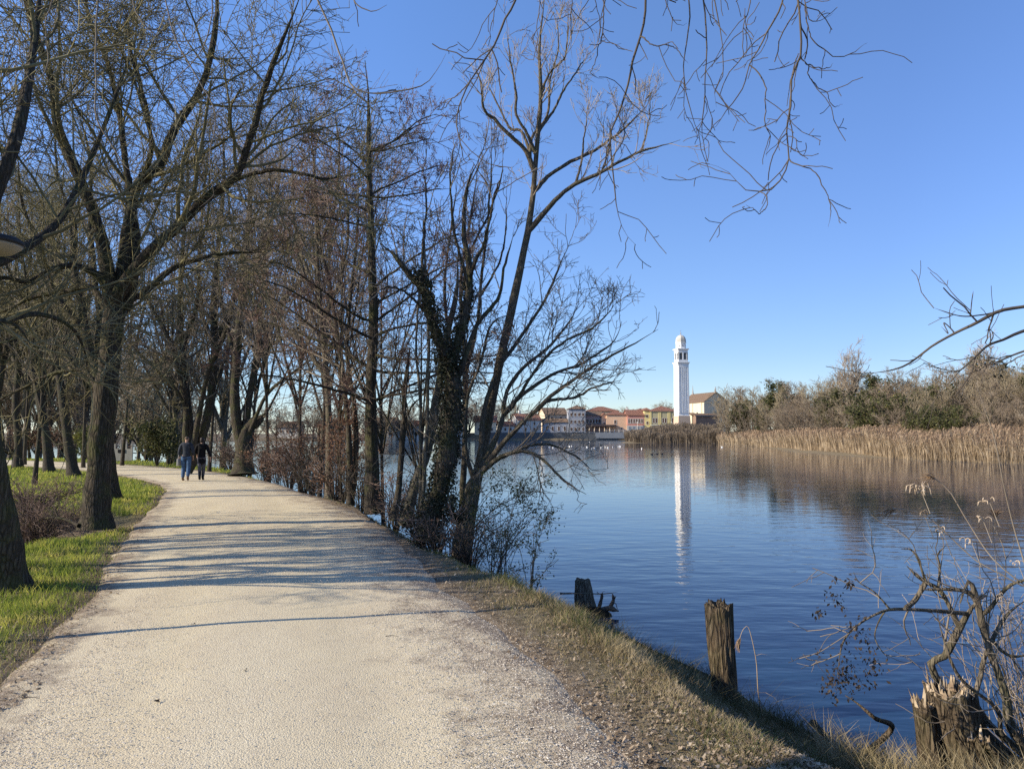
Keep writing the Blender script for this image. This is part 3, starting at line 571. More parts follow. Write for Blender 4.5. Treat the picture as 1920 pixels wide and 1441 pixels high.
# hollow left of the verge
shrub('bramble_bush', 'brown leafless thicket in the hollow left of the forked verge tree', B(-9.75, 15.5), 1.25, 2.9, 110, 72, bm='bark_thin', tm='twig_red', r=.008, arch=.25, spec=[dict(dens=4, ln=(.3, .8), ang=(25, 70), wig=.25, up=-.06, n=5, rr=.6, minr=.005), dict(dens=5, ln=(.15, .4), ang=(30, 70), wig=.25, up=0, n=4, rr=.7, minr=.004)])
shrub('bramble_bush', 'brown thicket behind the first hollow thicket, further into the grass', B(-11.5, 18.0), 1.15, 3.0, 90, 73, bm='bark_thin', tm='twig_red', r=.008, arch=.25, spec=[dict(dens=4, ln=(.3, .8), ang=(25, 70), wig=.25, up=-.06, n=5, rr=.6, minr=.006), dict(dens=5, ln=(.15, .4), ang=(30, 70), wig=.25, up=0, n=4, rr=.7, minr=.005)])
fb = make_tree('fallen_branch', 'dark forked branch lying in the hollow beside the forked tree foot', [wlimb([W(148,985,14.6), W(125,974,14.8), W(100,970,15.0), W(60,975,15.4)], .03, .012, NL)+(.1,), wlimb([W(110,971,14.9), W(104,955,15.0), W(112,946,15.0)], .02, .01, NL)+(.1,)], 74, spec=[dict(BIG[1], dens=3, ln=(.3, .7)), dict(BIG[2], dens=3)], tm='twig_dark', bm='bark_thin', cat='branch')
# ---------------------------------------------------------------- trees made once and copied, for the far banks
def proto_tree(name, label, cat, seed, h, trunk, nl, spread, bm, tm, spec, leafy=None, group=None, r=.16, loc=(0, 0, 0)):
    rng = np.random.default_rng(seed); b = np.array(loc, float)
    tx = rng.normal(0, .05*h, 2)*.3
    ls = [wlimb([b, b+[tx[0], tx[1], trunk*h*.5], b+[tx[0]*1.5, tx[1]*1.3, trunk*h], b+[tx[0]*2, tx[1], h*.75]], r, r*.3)+(.35,)]
    for k in range(nl):
        a = 6.28*k/nl+rng.uniform(-.4, .4); q = spread*h*rng.uniform(.5, 1); z0 = trunk*h*rng.uniform(.55, 1.1); hh = h*rng.uniform(.72, 1)*(1-.12*q/(spread*h))
        s = b+np.array([tx[0]*z0/(trunk*h), tx[1]*z0/(trunk*h), z0]); o = np.array([math.cos(a)*q, math.sin(a)*q, 0])
        ls.append(wlimb([s, s+o*.4+[0, 0, (hh-z0)*.3], s+o*.8+[0, 0, (hh-z0)*.65], b+o+[0, 0, hh]], r*.55, r*.1)+(.15,))
    return make_tree(name, label, ls, seed+1, spec, bm=bm, tm=tm, leafy=leafy, group=group, cat=cat, sides=6)
# density tuned for trees seen 50-250 m away, unit height 10 m
FS = [dict(dens=2.2, ln=(1.2, 2.4), ang=(25, 60), wig=.12, up=.10, n=6, rr=.5, minr=.026), dict(dens=3.4, ln=(.7, 1.4), ang=(25, 55), wig=.15, up=.08, n=4, rr=.6, minr=.020), dict(dens=4.2, ln=(.35, .8), ang=(25, 55), wig=.15, up=.06, n=3, rr=.7, minr=.016)]
MS = [dict(dens=2.1, ln=(.9, 2.0), ang=(25, 65), wig=.14, up=.06, n=7, rr=.5, minr=.011), dict(dens=4.4, ln=(.5, 1.1), ang=(25, 60), wig=.16, up=.04, n=5, rr=.6, minr=.008), dict(dens=5.0, ln=(.25, .55), ang=(25, 60), wig=.16, up=.04, n=3, rr=.7, minr=.0068)]
far = dict(bare=[], ivy=[], red=[], pop=[], bush=[], ever=[])
GR = 'bare and ivy-covered trees along the far right bank'
LIST = []     # (kind, px, depth, top_py or height, width factor)
rs = np.random.default_rng(77)
prof = [(1330,742),(1350,712),(1400,702),(1450,714),(1500,696),(1560,690),(1590,676),(1650,694),(1700,668),(1760,684),(1800,672),(1850,655),(1900,664),(1960,640),(2080,650)]
shore_d = lambda px: float(np.interp(px, [1330,1420,1500,1600,1700,1800,1920,2080], [215,172,128,106,90,80,74,66]))
top = lambda px: float(np.interp(px, [p[0] for p in prof], [p[1] for p in prof]))
kinds_back = ['bare', 'bare', 'red', 'bare', 'ivy', 'bare', 'red', 'bare']
k = 0
px = 1364.0
while px < 2080:
    d = shore_d(px)+rs.uniform(20, 30); LIST.append((kinds_back[k % 8], px, d, top(px)+rs.uniform(0, 20), rs.uniform(.95, 1.35))); k += 1; px += rs.uniform(19, 30)
px = 1360.0
while px < 2080:
    d = shore_d(px)+rs.uniform(9, 16); kd = rs.choice(['bare', 'ivy', 'red', 'bare', 'red', 'bare', 'ivy']); LIST.append((kd, px, d, top(px)+rs.uniform(22, 60), rs.uniform(1.0, 1.5))); px += rs.uniform(20, 32)
for px, kd, tp in ((1375,'bush',752),(1395,'bush',770),(1430,'bush',752),(1462,'bush',760),(1498,'bush',742),(1530,'bush',765),(1562,'bush',742),(1600,'bush',760),(1640,'ever',735),(1668,'bush',746),(1700,'bush',748),(1722,'ever',765),(1745,'ever',758),(1790,'ever',762),(1765,'bush',768),(1830,'bush',758),(1870,'bush',738),(1915,'bush',720),(1960,'bush',728),(2010,'bush',735)):
    LIST.append((kd, px+12, shore_d(px)+rs.uniform(4, 8), tp, rs.uniform(.85, 1.25)))
LIST += [('pop', 1592, shore_d(1592)+16, 640, 1.0), ('pop', 1838, shore_d(1838)+26, 628, 1.0)]
LIST.sort(key=lambda r: r[1])
PR = {
 'bare': lambda l, p: proto_tree('bank_tree', l, 'tree', 201, 10, .3, 8, .27, 'bark_pale', 'twig_far', FS, group=GR, loc=p),
 'red': lambda l, p: proto_tree('bank_tree', l, 'tree', 203, 10, .16, 11, .33, 'bark_thin', 'twig_farred', FS, group=GR, loc=p),
 'ivy': lambda l, p: proto_tree('bank_tree', l, 'tree', 205, 10, .45, 6, .20, 'bark_thin', 'twig_far', FS, leafy=[('ivy', 'dgreen', 4500, 0, (.14, .30), .8, .5, .28), ('ivy', 'dgreen', 3000, -1, (.14, .30), .8, .5, .35)], group=GR, loc=p),
 'pop': lambda l, p: proto_tree('poplar_tree', l, 'tree', 207, 10, .4, 8, .13, 'bark_pale', 'twig_pale', FS, group=GR, loc=p, r=.13),
 'bush': lambda l, p: proto_tree('bank_bush', l, 'bush', 209, 10, .05, 16, .55, 'bark_thin', 'twig_farred', [dict(FS[0], dens=1.8), dict(FS[1], dens=2.8), dict(FS[2], dens=3.4)], group='brown and evergreen bushes behind the reeds', loc=p, r=.10),
 'ever': lambda l, p: proto_tree('evergreen_bush', l, 'bush', 211, 10, .1, 12, .50, 'bark_thin', 'twig_farred', FS[:2], leafy=[('foliage', 'dgreen', 6500, 1, (.20, .42), .7, .5, .35), ('yellow_foliage', 'ygreen', 1300, 1, (.18, .34), .7, .5, .3)], group='brown and evergreen bushes behind the reeds', loc=p, r=.10)}
DESC = {'bare': 'bare grey-brown tree behind the reed bed', 'red': 'many-stemmed reddish-brown bare tree behind the reed bed', 'ivy': 'ivy-covered dark green tree behind the reed bed',
        'pop': 'tall thin pale poplar on the far bank', 'bush': 'low brown leafless bush right behind the reeds', 'ever': 'yellowish-leaved dark evergreen bush behind the reeds'}
ORD = 'first second third fourth fifth sixth seventh eighth ninth tenth eleventh twelfth thirteenth fourteenth fifteenth sixteenth seventeenth eighteenth nineteenth twentieth twenty-first twenty-second twenty-third twenty-fourth twenty-fifth twenty-sixth twenty-seventh twenty-eighth twenty-ninth thirtieth thirty-first thirty-second thirty-third thirty-fourth'.split()
cnt = {}; src = {}
for kd, px, d, tp, wf in LIST:
    i = cnt.get(kd, 0); cnt[kd] = i+1
    lab = '%s, %s of its kind right of the church' % (DESC[kd], ORD[i])
    x = (px-960)/F*d*1.004; z = zat(x, d)-.1; H = CAMH+(HOR-tp)/F*d-z
    if kd not in src: o = src[kd] = PR[kd](lab, (x, d, z)); src0 = o
    else: o = copy_tree(src[kd], (x, d, z), 0, (1, 1, 1), lab)
    if kd in ('bush', 'ever'): s = (H/10*wf*1.0, H/10*wf*1.0, H/10)
    else: s = (H/10*wf, H/10*wf, H/10)
    o.location = (x, d, z); o.rotation_euler = (0, 0, rs.uniform(0, 6.28)); o.scale = s
# beyond the path on the left: woodland seen between the trunks, and the far lake shore
bpy.context.view_layer.update()
GL = 'bare trees beyond the bend of the path'
L2 = [('bare', 20, 66, 15), ('red', 60, 62, 8), ('bare', 110, 68, 19), ('bare', 160, 64, 16), ('red', 205, 66, 7), ('bare', 250, 72, 13), ('bare', 300, 64, 12), ('red', 335, 55, 6.5),
      ('bare', 10, 84, 22), ('bare', 75, 88, 20), ('bare', 140, 86, 22), ('bare', 215, 90, 15), ('bare', 285, 92, 15), ('bare', -40, 70, 19), ('red', -20, 60, 9), ('bare', 40, 57, 16), ('bare', 345, 80, 15), ('bare', 180, 75, 19), ('bare', 330, 47.5, 14), ('bare', 262, 55, 9), ('red', 130, 61, 7), ('red', 280, 68, 7), ('red', 165, 60, 6), ('bare', 420, 48, 15), ('bare', 100, 60, 14)]
L2.sort(key=lambda r: r[1])
c2 = {}
for kd, px, d, h in L2:
    i = c2.get(kd, 0); c2[kd] = i+1
    lab = '%s beyond the path bend, %s of its kind from the left edge' % ({'bare': 'bare dark tree', 'red': 'bushy brown bare tree'}[kd], ORD[i])
    x = (px-960)/F*d; z = zat(x, d)-.1
    o = copy_tree(src[kd], (x, d, z), rs.uniform(0, 6.28), (h/10*.95, h/10*.95, h/10), lab, GL)
L3 = [(480, 300, 9), (520, 310, 11), (565, 305, 10), (600, 318, 12), (640, 320, 11), (690, 322, 13), (735, 326, 12), (780, 330, 14), (820, 333, 13), (860, 337, 15), (895, 342, 14), (930, 350, 15), (430, 240, 9), (395, 220, 9), (955, 375, 17), (450, 290, 15), (500, 296, 16), (545, 300, 15), (585, 308, 17), (622, 316, 16), (665, 318, 17), (715, 324, 16), (760, 326, 17), (840, 334, 18), (410, 200, 11), (372, 190, 11), (345, 180, 10), (880, 338, 18)]
for i, (px, d, h) in enumerate(sorted(L3)):
    x = (px-960)/F*d; z = zat(x, d)-.1
    copy_tree(src['bare' if i % 2 else 'red'], (x, d, z), rs.uniform(0, 6.28), (h/10*1.35, h/10*1.35, h/10*1.1), 'distant brownish tree on the far left shore, %s of the row counting rightwards' % ORD[i], 'distant trees on the far left shore')
for i, (px, d, tp) in enumerate([(1152, 395, 762), (1170, 395, 757), (1188, 400, 759), (1206, 395, 764), (1238, 392, 749), (1262, 392, 746), (1090, 395, 752), (1110, 400, 765)]):
    x = (px-960)/F*d; z = 2.0; h = CAMH+(HOR-tp)/F*d-z
    copy_tree(src['bare'], (x, d, z), rs.uniform(0, 6.28), (h/10*1.3, h/10*1.3, h/10), 'bare tree rising behind the town roofs, %s counting from the left' % ORD[i], 'bare trees behind the town roofs')
GM = 'middle bank trees behind the first row'
mids = [('fine-twigged tree behind the clump near the walkers', 395, 37.5, 17, .8), ('fine-twigged tree between the walkers and the pale-footed tree', 508, 30.5, 15.5, .8), ('fine-twigged tree just left of the pale-footed tree', 566, 26.5, 13.5, .85), ('fine-twigged tree between the pale-footed tree and the alder', 640, 23.5, 13, .8),
        ('fine-twigged tree close behind the alder', 722, 20.8, 10.5, .9), ('fine-twigged tree behind the first slender verge trees', 160, 41, 18, .8), ('fine-twigged tree beyond the verge, far left', 50, 45, 18, .85), ('fine-twigged tree right behind the stout dark tree', 470, 35.5, 17, .8), ('fine-twigged tree close behind the ivy-clad tree', 790, 17.5, 7.5, .9),
        ('fine-twigged tree in the grass behind the leaning edge tree', 70, 27, 14, .9), ('fine-twigged tree standing behind the dark slanting verge tree', 232, 44, 19, .8), ('fine-twigged tree rising between the walkers and the green bend bush', 318, 45, 19, .8), ('fine-twigged tree behind the thin twin-stemmed tree', 600, 27.5, 17, .8), ('fine-twigged tree outside the left picture edge, low and wide', -590, 8.2, 9, 1.3), ('fine-twigged tree outside the left picture edge, wide crown', -800, 9.2, 11, 1.3), ('fine-twigged tree outside the left picture edge beyond the wide one', -650, 11.5, 12, 1.2), ('fine-twigged tree just outside the left picture edge, nearest', -460, 8.6, 10, .9), ('fine-twigged tree outside the left picture edge, second nearest', -700, 8.8, 12, .9), ('fine-twigged tree outside the left picture edge, third nearest', -240, 12.6, 11, .9), ('fine-twigged tree outside the left picture edge, far out', -1100, 10, 13, .9), ('fine-twigged tree outside the left picture edge, deepest in the grass', -180, 22, 12, .9)]
for i, (lab, px, d, h, wf) in enumerate(mids):
    x = (px-960)/F*d; z = zat(x, d)-.1
    if i == 0: o = midp = proto_tree('bank_tree', lab, 'tree', 221, 10, .35, 8, .24, 'bark_thin', 'twig', MS, group=GM, loc=(x, d, z), r=.065)
    else: o = copy_tree(midp, (x, d, z), rs.uniform(0, 6.28), (1, 1, 1), lab, GM)
    o.scale = (h/10*wf, h/10*wf, h/10)
# bushes at the path bend
shrub('evergreen_bush', 'big green bush at the path bend left of the walkers', (W(285,880,43)[0], 43.6, 0), 3.2, 4.2, 14, 90, leafy=[('foliage', 'dgreen', 4200, 1, (.10, .18), .6, .4, .14), ('yellow_foliage', 'ygreen', 500, 1, (.09, .16), .6, .4, .12)], r=.02)
shrub('evergreen_bush', 'small pale green bush half hidden behind the forked verge tree', (W(160,880,52)[0], 52, 0), 2.6, 2.4, 9, 92, leafy=[('foliage', 'ygreen', 1200, 1, (.10, .18), .6, .4, .12)], r=.02)
shrub('hedge_bush', 'dark brown bush against the path bend with rusty leaves, left of the forked tree', (W(60,880,60)[0], 60.5, 0.1), 2.9, 7, 22, 94, tm='twig_dark', leafy=[('dry_leaves', 'brownleaf', 2200, 1, (.09, .16), .6, .3, .15)], r=.03)
shrub('hedge_bush', 'dark leafless bush on the far side of the path at the left picture edge', (W(0,880,62)[0], 63, 0.1), 2.8, 7, 22, 96, tm='twig_dark', leafy=[('dry_leaves', 'brownleaf', 900, 1, (.09, .16), .6, .3, .15)], r=.03)
shrub('hedge_bush', 'dark bush across the path between two slender verge trees', (W(120,880,58)[0], 58.5, 0.1), 2.8, 6, 20, 98, tm='twig_dark', leafy=[('dry_leaves', 'brownleaf', 700, 1, (.09, .16), .6, .3, .15)], r=.03)
shrub('hedge_bush', 'dark bush directly left of the walkers, beyond the path edge', (W(320,880,46)[0], 46, 0.0), 2.3, 3.2, 14, 100, tm='twig_dark', leafy=[('foliage', 'dgreen', 1300, 1, (.08, .14), .6, .3, .12)], r=.02)
shrub('hedge_bush', 'low dark bush between the walkers and the stout leaning tree', (W(418,880,41)[0], 41, 0.0), 1.9, 2.6, 12, 102, tm='twig_dark', leafy=[('foliage', 'dgreen', 500, 1, (.07, .12), .6, .3, .12)], r=.02)

# ---------------------------------------------------------------- foreground: branches hanging in from above, right-hand shrub, reeds
rh = np.random.default_rng(300)
def wl(d, pts, w0, w1, dd=0, t0=.05):
    return limb(d, pts, w0*.52, max(1.4, w1*.7), dd, rh, .012)+(t0,)
top_l = [
 wlimb([(5.9,-.6,zat(5.2,.2)), (5.6,.2,1.8), (5.0,1.6,4.2), (3.9,3.2,5.6), (2.2,4.6,6.1), (0.2,5.1,6.1), (-1.6,5.3,5.7)], .17, .02)+(.98,),
 wl(5.0, [(1010,-160),(985,-60),(970,0),(940,50),(923,87),(897,123),(868,173),(857,200),(852,225),(858,262),(870,285),(890,312)], 11, 2.5, -.3),
 wl(5.0, [(1225,-170),(1212,-60),(1207,0),(1203,55),(1187,107),(1177,165),(1163,215),(1145,265),(1150,345),(1157,400),(1170,440),(1190,464)], 12, 2.2, .3),
 wl(4.8, [(1470,-170),(1478,-60),(1484,5),(1492,50),(1497,107),(1480,148),(1481,200),(1475,240),(1481,300),(1470,330),(1447,358),(1400,361),(1363,325),(1322,309)], 11, 2.2, .2),
 wl(4.8, [(1481,295),(1490,306),(1528,320),(1548,350),(1561,380),(1558,420)], 5, 2), wl(4.8, [(1447,358),(1440,375),(1425,400),(1395,388)], 4, 2),
 wl(5.1, [(1500,-160),(1480,-50),(1465,20),(1435,75),(1408,135),(1396,172),(1370,210),(1345,245),(1318,246)], 9, 2, -.2),
 wl(5.2, [(1310,-170),(1318,-50),(1325,20),(1326,90),(1318,180),(1316,250),(1322,296)], 8, 2, .2),
 wl(5.2, [(1290,-170),(1292,-30),(1290,70),(1282,140),(1300,220),(1318,252),(1330,262)], 7, 2, .3),
 wl(5.0, [(1345,-160),(1340,-20),(1352,60),(1360,130),(1342,170),(1345,200)], 6, 2, 0),
 wl(4.9, [(1400,-170),(1402,-20),(1385,60),(1388,110),(1410,60)], 5, 2, 0),
 wl(4.9, [(1505,-150),(1503,-20),(1510,30),(1530,40),(1560,27)], 6, 2.2, 0), wl(4.9, [(1507,10),(1520,70),(1550,100),(1585,105),(1618,82)], 5, 2, 0),
 wl(4.9, [(1497,105),(1520,128),(1538,135),(1560,120)], 5, 2, 0), wl(4.9, [(1515,125),(1520,150),(1550,175),(1558,200),(1580,196)], 4, 1.8, 0),
 wl(4.9, [(1475,140),(1500,100),(1478,190),(1475,235)], 4, 2), wl(5.0, [(1444,130),(1437,220),(1450,250),(1440,285)], 5, 2, .2),
 wl(5.1, [(1130,-160),(1135,-30),(1132,40),(1130,60),(1150,80),(1166,78)], 7, 2.5, 0), wl(5.1, [(1132,60),(1118,110),(1108,140),(1130,147)], 4, 2, 0),
 wl(5.0, [(1115,-160),(1110,-30),(1085,25),(1075,50)], 5, 2, 0), wl(5.0, [(1075,-160),(1072,-20),(1070,40),(1075,100)], 5, 1.8, 0),
 wl(5.0, [(1020,-160),(1010,-20),(1010,30),(1015,60)], 5, 2, 0), wl(5.0, [(868,173),(850,185),(830,200),(805,202)], 4.5, 2, 0), wl(5.0, [(945,-80),(935,-10),(925,30),(922,60)], 5, 2, 0),
 wl(5.0, [(1177,175),(1192,205),(1215,213),(1230,212)], 4.5, 2, 0), wl(5.0, [(1203,55),(1225,80),(1255,90),(1280,120)], 5.5, 2, 0), wl(5.0, [(1240,-150),(1245,-20),(1260,25),(1280,45),(1290,40)], 6, 2, 0)]
make_tree('overhanging_tree', 'bare foreground tree whose knobbly twigs hang down against the blue sky at the top', top_l, 301, bm='twig_dark', tm='twig_dark', sides=8,
  spec=[dict(dens=5.0, ln=(.12, .50), ang=(25, 65), wig=.20, up=-.03, n=7, rr=.75, minr=.0030, tip=.8, shrink=.2), dict(dens=4.5, ln=(.04, .15), ang=(35, 75), wig=.18, up=.10, n=4, rr=.8, minr=.0026, tip=1.1, shrink=.2)])
make_tree('overhanging_tree', 'long bare curved twigs reaching in over the catkin alder at the top', [
 wlimb([(-6.6,1.5,0), (-6.3,1.8,2.5), (-5.2,3.0,4.6), (-3.4,4.6,6.0), (-1.9,5.4,6.6)], .15, .03)+(.98,),
 wl(5.6, [(585,-180),(595,-60),(603,5),(625,60),(645,120),(660,160),(700,173),(770,165),(810,140),(835,97)], 9, 3, 0, .3), wl(5.6, [(660,160),(672,178),(690,195)], 3.5, 2), wl(5.6, [(640,-160),(650,-40),(662,2),(678,18),(702,25),(727,13)], 6, 3, 0, .5),
 wl(6.2, [(180,-150),(182,-20),(178,80),(180,200),(195,250),(235,315),(272,331)], 6, 4, .0, .3), wl(6.2, [(245,325),(262,300),(282,267)], 4, 2), wl(6.0, [(300,-160),(318,-20),(325,60),(370,150),(400,220),(390,290),(398,370)], 6, 3, 0, .3),
 wl(6.0, [(100,-150),(95,-10),(85,40),(90,120),(65,150),(40,110)], 5, 2.5, 0, .3), wl(5.8, [(255,-150),(250,-10),(290,60),(350,80),(420,60)], 6, 2.5, .2, .3), wl(6.4, [(420,-150),(410,-20),(380,90),(300,180),(290,260)], 5, 2.5, .3, .3)],
 303, bm='twig', tm='twig_dark', sides=8, spec=[dict(dens=1.0, ln=(.12, .5), ang=(30, 60), wig=.12, up=.05, n=6, rr=.7, minr=.004, tip=.8), dict(dens=1.5, ln=(.05, .2), ang=(30, 60), wig=.1, up=.05, n=4, rr=.8, minr=.003, tip=1.0)])
make_tree('overhanging_branch_shrub', 'bare tree at the right edge whose crooked twigs reach in over the far trees', [
 wlimb([(4.75,4.35,zat(4.75,4.35)), (4.5,4.8,.6), (4.35,5.2,1.6), (4.25,5.3,2.5), (4.3,5.2,3.4)], .06, .018)+(.35,),
 wlimb([W(2090,520,5.2), W(2000,560,5.3), W(1920,574,5.4), W(1873,583,5.4), W(1827,607,5.4), W(1793,623,5.5), W(1750,647,5.5), W(1720,670,5.6), W(1693,687,5.6), W(1653,697,5.6), W(1607,700,5.7)], .018, .004)+(.35,),
 wlimb([W(2080,600,5.2), W(2000,600,5.3), W(1920,620,5.2), W(1880,637,5.2), W(1853,647,5.2), W(1827,670,5.1), W(1793,697,5.1), W(1747,693,5.1)], .016, .004)+(.3,),
 wlimb([W(2080,650,5.2), W(1990,640,5.1), W(1920,658,5.1), W(1870,678,5.1), W(1840,690,5.1), W(1827,712,5.1)], .013, .004)+(.25,),
 wlimb([W(1873,583,5.4), W(1840,590,5.4), W(1800,592,5.4), W(1750,577,5.4)], .006, .003)+(.1,), wlimb([W(1793,623,5.5), W(1770,605,5.5), W(1778,625,5.5), W(1765,612,5.5)], .005, .003)+(.1,),
 wlimb([W(1853,647,5.2), W(1862,630,5.2), W(1858,617,5.2)], .005, .003)+(.1,), wlimb([W(1820,590,5.4), W(1822,565,5.4), W(1825,545,5.4)], .004, .003)+(.1,)],
 305, bm='twig_dark', tm='twig_dark', sides=7, cat='tree', spec=[dict(dens=5.0, ln=(.10, .45), ang=(25, 65), wig=.16, up=.02, n=6, rr=.7, minr=.0034, tip=.7, shrink=.2), dict(dens=6, ln=(.05, .2), ang=(30, 65), wig=.14, up=.02, n=4, rr=.8, minr=.0025, tip=.9, shrink=.2)])
# waterside shrub around the broken stump
shrub('waterside_bush', 'dense tangle of thin pale twigs filling the lower right edge', (4.15, 6.1, zat(4.15, 6.1)), 1.9, 2.2, 44, 320, bm='bark_willow', tm='twig_pale', r=.006, lean=(-.15, 0), arch=.15, spec=[dict(dens=3.0, ln=(.3, .9), ang=(25, 65), wig=.18, up=.02, n=6, rr=.6, minr=.0032), dict(dens=4, ln=(.12, .4), ang=(25, 65), wig=.18, up=.0, n=4, rr=.7, minr=.0026)])
shrub('waterside_bush', 'low dry-stemmed tuft bush right of the broken stump', (4.0, 5.3, zat(4.0, 5.3)), .9, 1.1, 60, 322, bm='bark_pale', tm='twig_pale', r=.005, spec=[dict(dens=3.0, ln=(.1, .4), ang=(20, 50), wig=.15, up=.1, n=5, rr=.6, minr=.003)])
zb = zat(4.35, 5.7)
rsb = [wlimb([(4.25,5.75,zb), W(1905,1380,5.6), W(1885,1300,5.6), W(1850,1200,5.6), W(1820,1090,5.6), W(1800,1130,5.6)], .036, .022)+(.5,),
 wlimb([(4.0,5.8,zat(4.0,5.8)), W(1755,1270,5.9), W(1775,1225,5.8), W(1800,1175,5.7), W(1825,1135,5.6), W(1845,1115,5.6)], .036, .024)+(.6,),
 wlimb([W(1800,1175,5.7), W(1765,1110,5.7), W(1735,1090,5.7), W(1715,1075,5.7), W(1700,1060,5.7)], .02, .011)+(.3,),
 wlimb([W(1735,1092,5.7), W(1715,1125,5.7), W(1693,1143,5.6)], .02, .018)+(.6,),
 wlimb([W(1845,1130,5.6), W(1810,1108,5.6), W(1770,1104,5.6), W(1727,1105,5.6)], .018, .009)+(.2,),
 wlimb([W(1812,1150,5.6), W(1760,1145,5.5), W(1710,1142,5.4), W(1670,1142,5.4), W(1640,1152,5.3), W(1610,1170,5.3), W(1585,1195,5.3), W(1575,1225,5.2), W(1570,1270,5.2)], .016, .004)+(.2,),
 wlimb([W(1670,1142,5.4), W(1640,1110,5.4), W(1610,1090,5.4), W(1600,1070,5.4)], .007, .003)+(.2,), wlimb([W(1650,1150,5.4), W(1640,1190,5.4), W(1650,1215,5.4), W(1668,1235,5.4)], .006, .003)+(.1,),
 wlimb([W(1760,1105,5.7), W(1762,1060,5.8), W(1758,1040,5.8), W(1775,1020,5.8)], .011, .005)+(.2,), wlimb([W(1735,1090,5.7), W(1722,1050,5.7), W(1708,1030,5.7), W(1690,1028,5.7)], .011, .005)+(.2,),
 wlimb([(4.4,5.7,zb), W(1850,1350,5.7), W(1840,1260,5.7), W(1860,1200,5.8), W(1890,1150,5.9), W(1930,1120,6)], .03, .012)+(.3,),
 wlimb([(4.45,5.6,zb), W(1900,1400,5.6), W(1870,1330,5.5), W(1800,1270,5.4), W(1770,1200,5.4), W(1755,1140,5.4)], .022, .008)+(.3,),
 wlimb([W(1850,1160,5.6), W(1880,1110,5.5), W(1910,1090,5.4), W(1960,1085,5.4)], .016, .008)+(.2,), wlimb([W(1860,1210,5.8), W(1900,1230,5.8), W(1950,1220,5.8)], .014, .006)+(.2,)]
make_tree('waterside_bush', 'crooked bush with clusters of dead black leaves reaching over water around the broken stump', rsb, 306, bm='bark_willow', tm='twig', sides=8, cat='bush',
 spec=[dict(dens=5.5, ln=(.25, .8), ang=(30, 70), wig=.18, up=.03, n=7, rr=.45, minr=.0042), dict(dens=6.5, ln=(.12, .45), ang=(30, 65), wig=.16, up=.02, n=5, rr=.6, minr=.003), dict(dens=4.0, ln=(.06, .18), ang=(30, 65), wig=.14, up=.02, n=4, rr=.7, minr=.0024)])
# dead leaf clusters hang on the left-hand twigs
o_b = bpy.data.objects['waterside_bush']; rl = np.random.default_rng(9); pts = []
for cx, cy, n, s in ((1575,1270,34,.05),(1592,1275,26,.05),(1565,1283,16,.03),(1592,1235,22,.05),(1545,1280,12,.03),(1640,1250,22,.035),(1635,1225,14,.03),(1568,1120,10,.02),(1590,1095,8,.02),(1555,1108,8,.02),(1605,1175,20,.04),(1610,1190,14,.035),(1535,1222,9,.015),(1540,1145,9,.015),(1530,1154,6,.012),(1580,1140,9,.02),(1600,1095,7,.02),(1585,1262,20,.04),(1610,1278,8,.02),(1633,1278,5,.02),(1560,1300,8,.03),(1566,1082,5,.01)):
    c = W(cx, cy, 5.25); pts.append(c+rl.normal(0, s, (int(n*1.9), 3))*[1, 1, 1.25])
V, Fc = leaves(np.vstack(pts), (.016, .040), rl, .5, 1.4); mesh_np('dead_leaves', V-np.array(o_b.location), Fc, M['deadleaf'], o_b)
# tall whip stems with papery seed tufts
def reed_stem(label, pts, r, plume=True, seed=0, name='reed_stem', drop=(.0, -.10), group='dry reed stems by the water', mt='reed', leafn=3):
    rng = np.random.default_rng(seed); P, R = wlimb(pts, r, r*.45); base = P[0].copy(); root = empty(name, base, label, 'reed', group)
    V, Fc = tubes([(P[None], R[None], 6)]); mesh_np('stem', V-base, Fc, M[mt], root, True)
    if plume:
        tip = P[-1]; dr = nrm(P[-1]-P[-4]); n = 26
        q0 = tip-dr*.02+rng.normal(0, .004, (n, 3)); L = rng.uniform(.04, .12, n)[:, None]; dd = nrm(dr+np.array([drop[0], 0, drop[1]*4])+rng.normal(0, .22, (n, 3)))
        Q = np.stack([q0, q0+dd*L*.5, q0+dd*L+np.array([0, 0, -.25])*L], 1); RR = np.tile(np.array([[.0018, .004, .0012]]), (n, 1))
        V, Fc = tubes([(Q, RR, 3)]); mesh_np('seed_head', V-base, Fc, M['plume'], root)
    if leafn:
        vv = []; ff = []
        for k in range(leafn):
            i = int(rng.integers(3, NL-8)); a = rng.uniform(0, 6.28); o = np.array([math.cos(a), math.sin(a), .5]); o = o/np.linalg.norm(o); L = rng.uniform(.12, .3); s_ = np.array([-math.sin(a), math.cos(a), 0])*.006
            p0 = P[i]; b0 = len(vv)
            for f_, w_ in ((0, 1), (.4, 1), (.8, .6), (1.1, .1)):
                c = p0+o*L*f_+np.array([0, 0, -.5*L*f_*f_]); vv += [c-s_*w_, c+s_*w_]
            ff += [(b0, b0+1, b0+3, b0+2), (b0+2, b0+3, b0+5, b0+4), (b0+4, b0+5, b0+7, b0+6)]
        mesh_np('leaf', np.array(vv)-base, np.array(ff), M[mt], root)
    return root
gz = lambda px, d: (lambda x: (x, d, zat(x, d)))((px-960)/F*d)
reed_stem('bent reed stem with drooping pale head beside the tall post', [gz(1420, 7.3), W(1422,1300,7.3), W(1418,1240,7.3), W(1408,1190,7.3), W(1401,1173,7.3), W(1392,1182,7.3), W(1386,1200,7.3)], .006, True, 1, drop=(-.02, -.1), leafn=2)
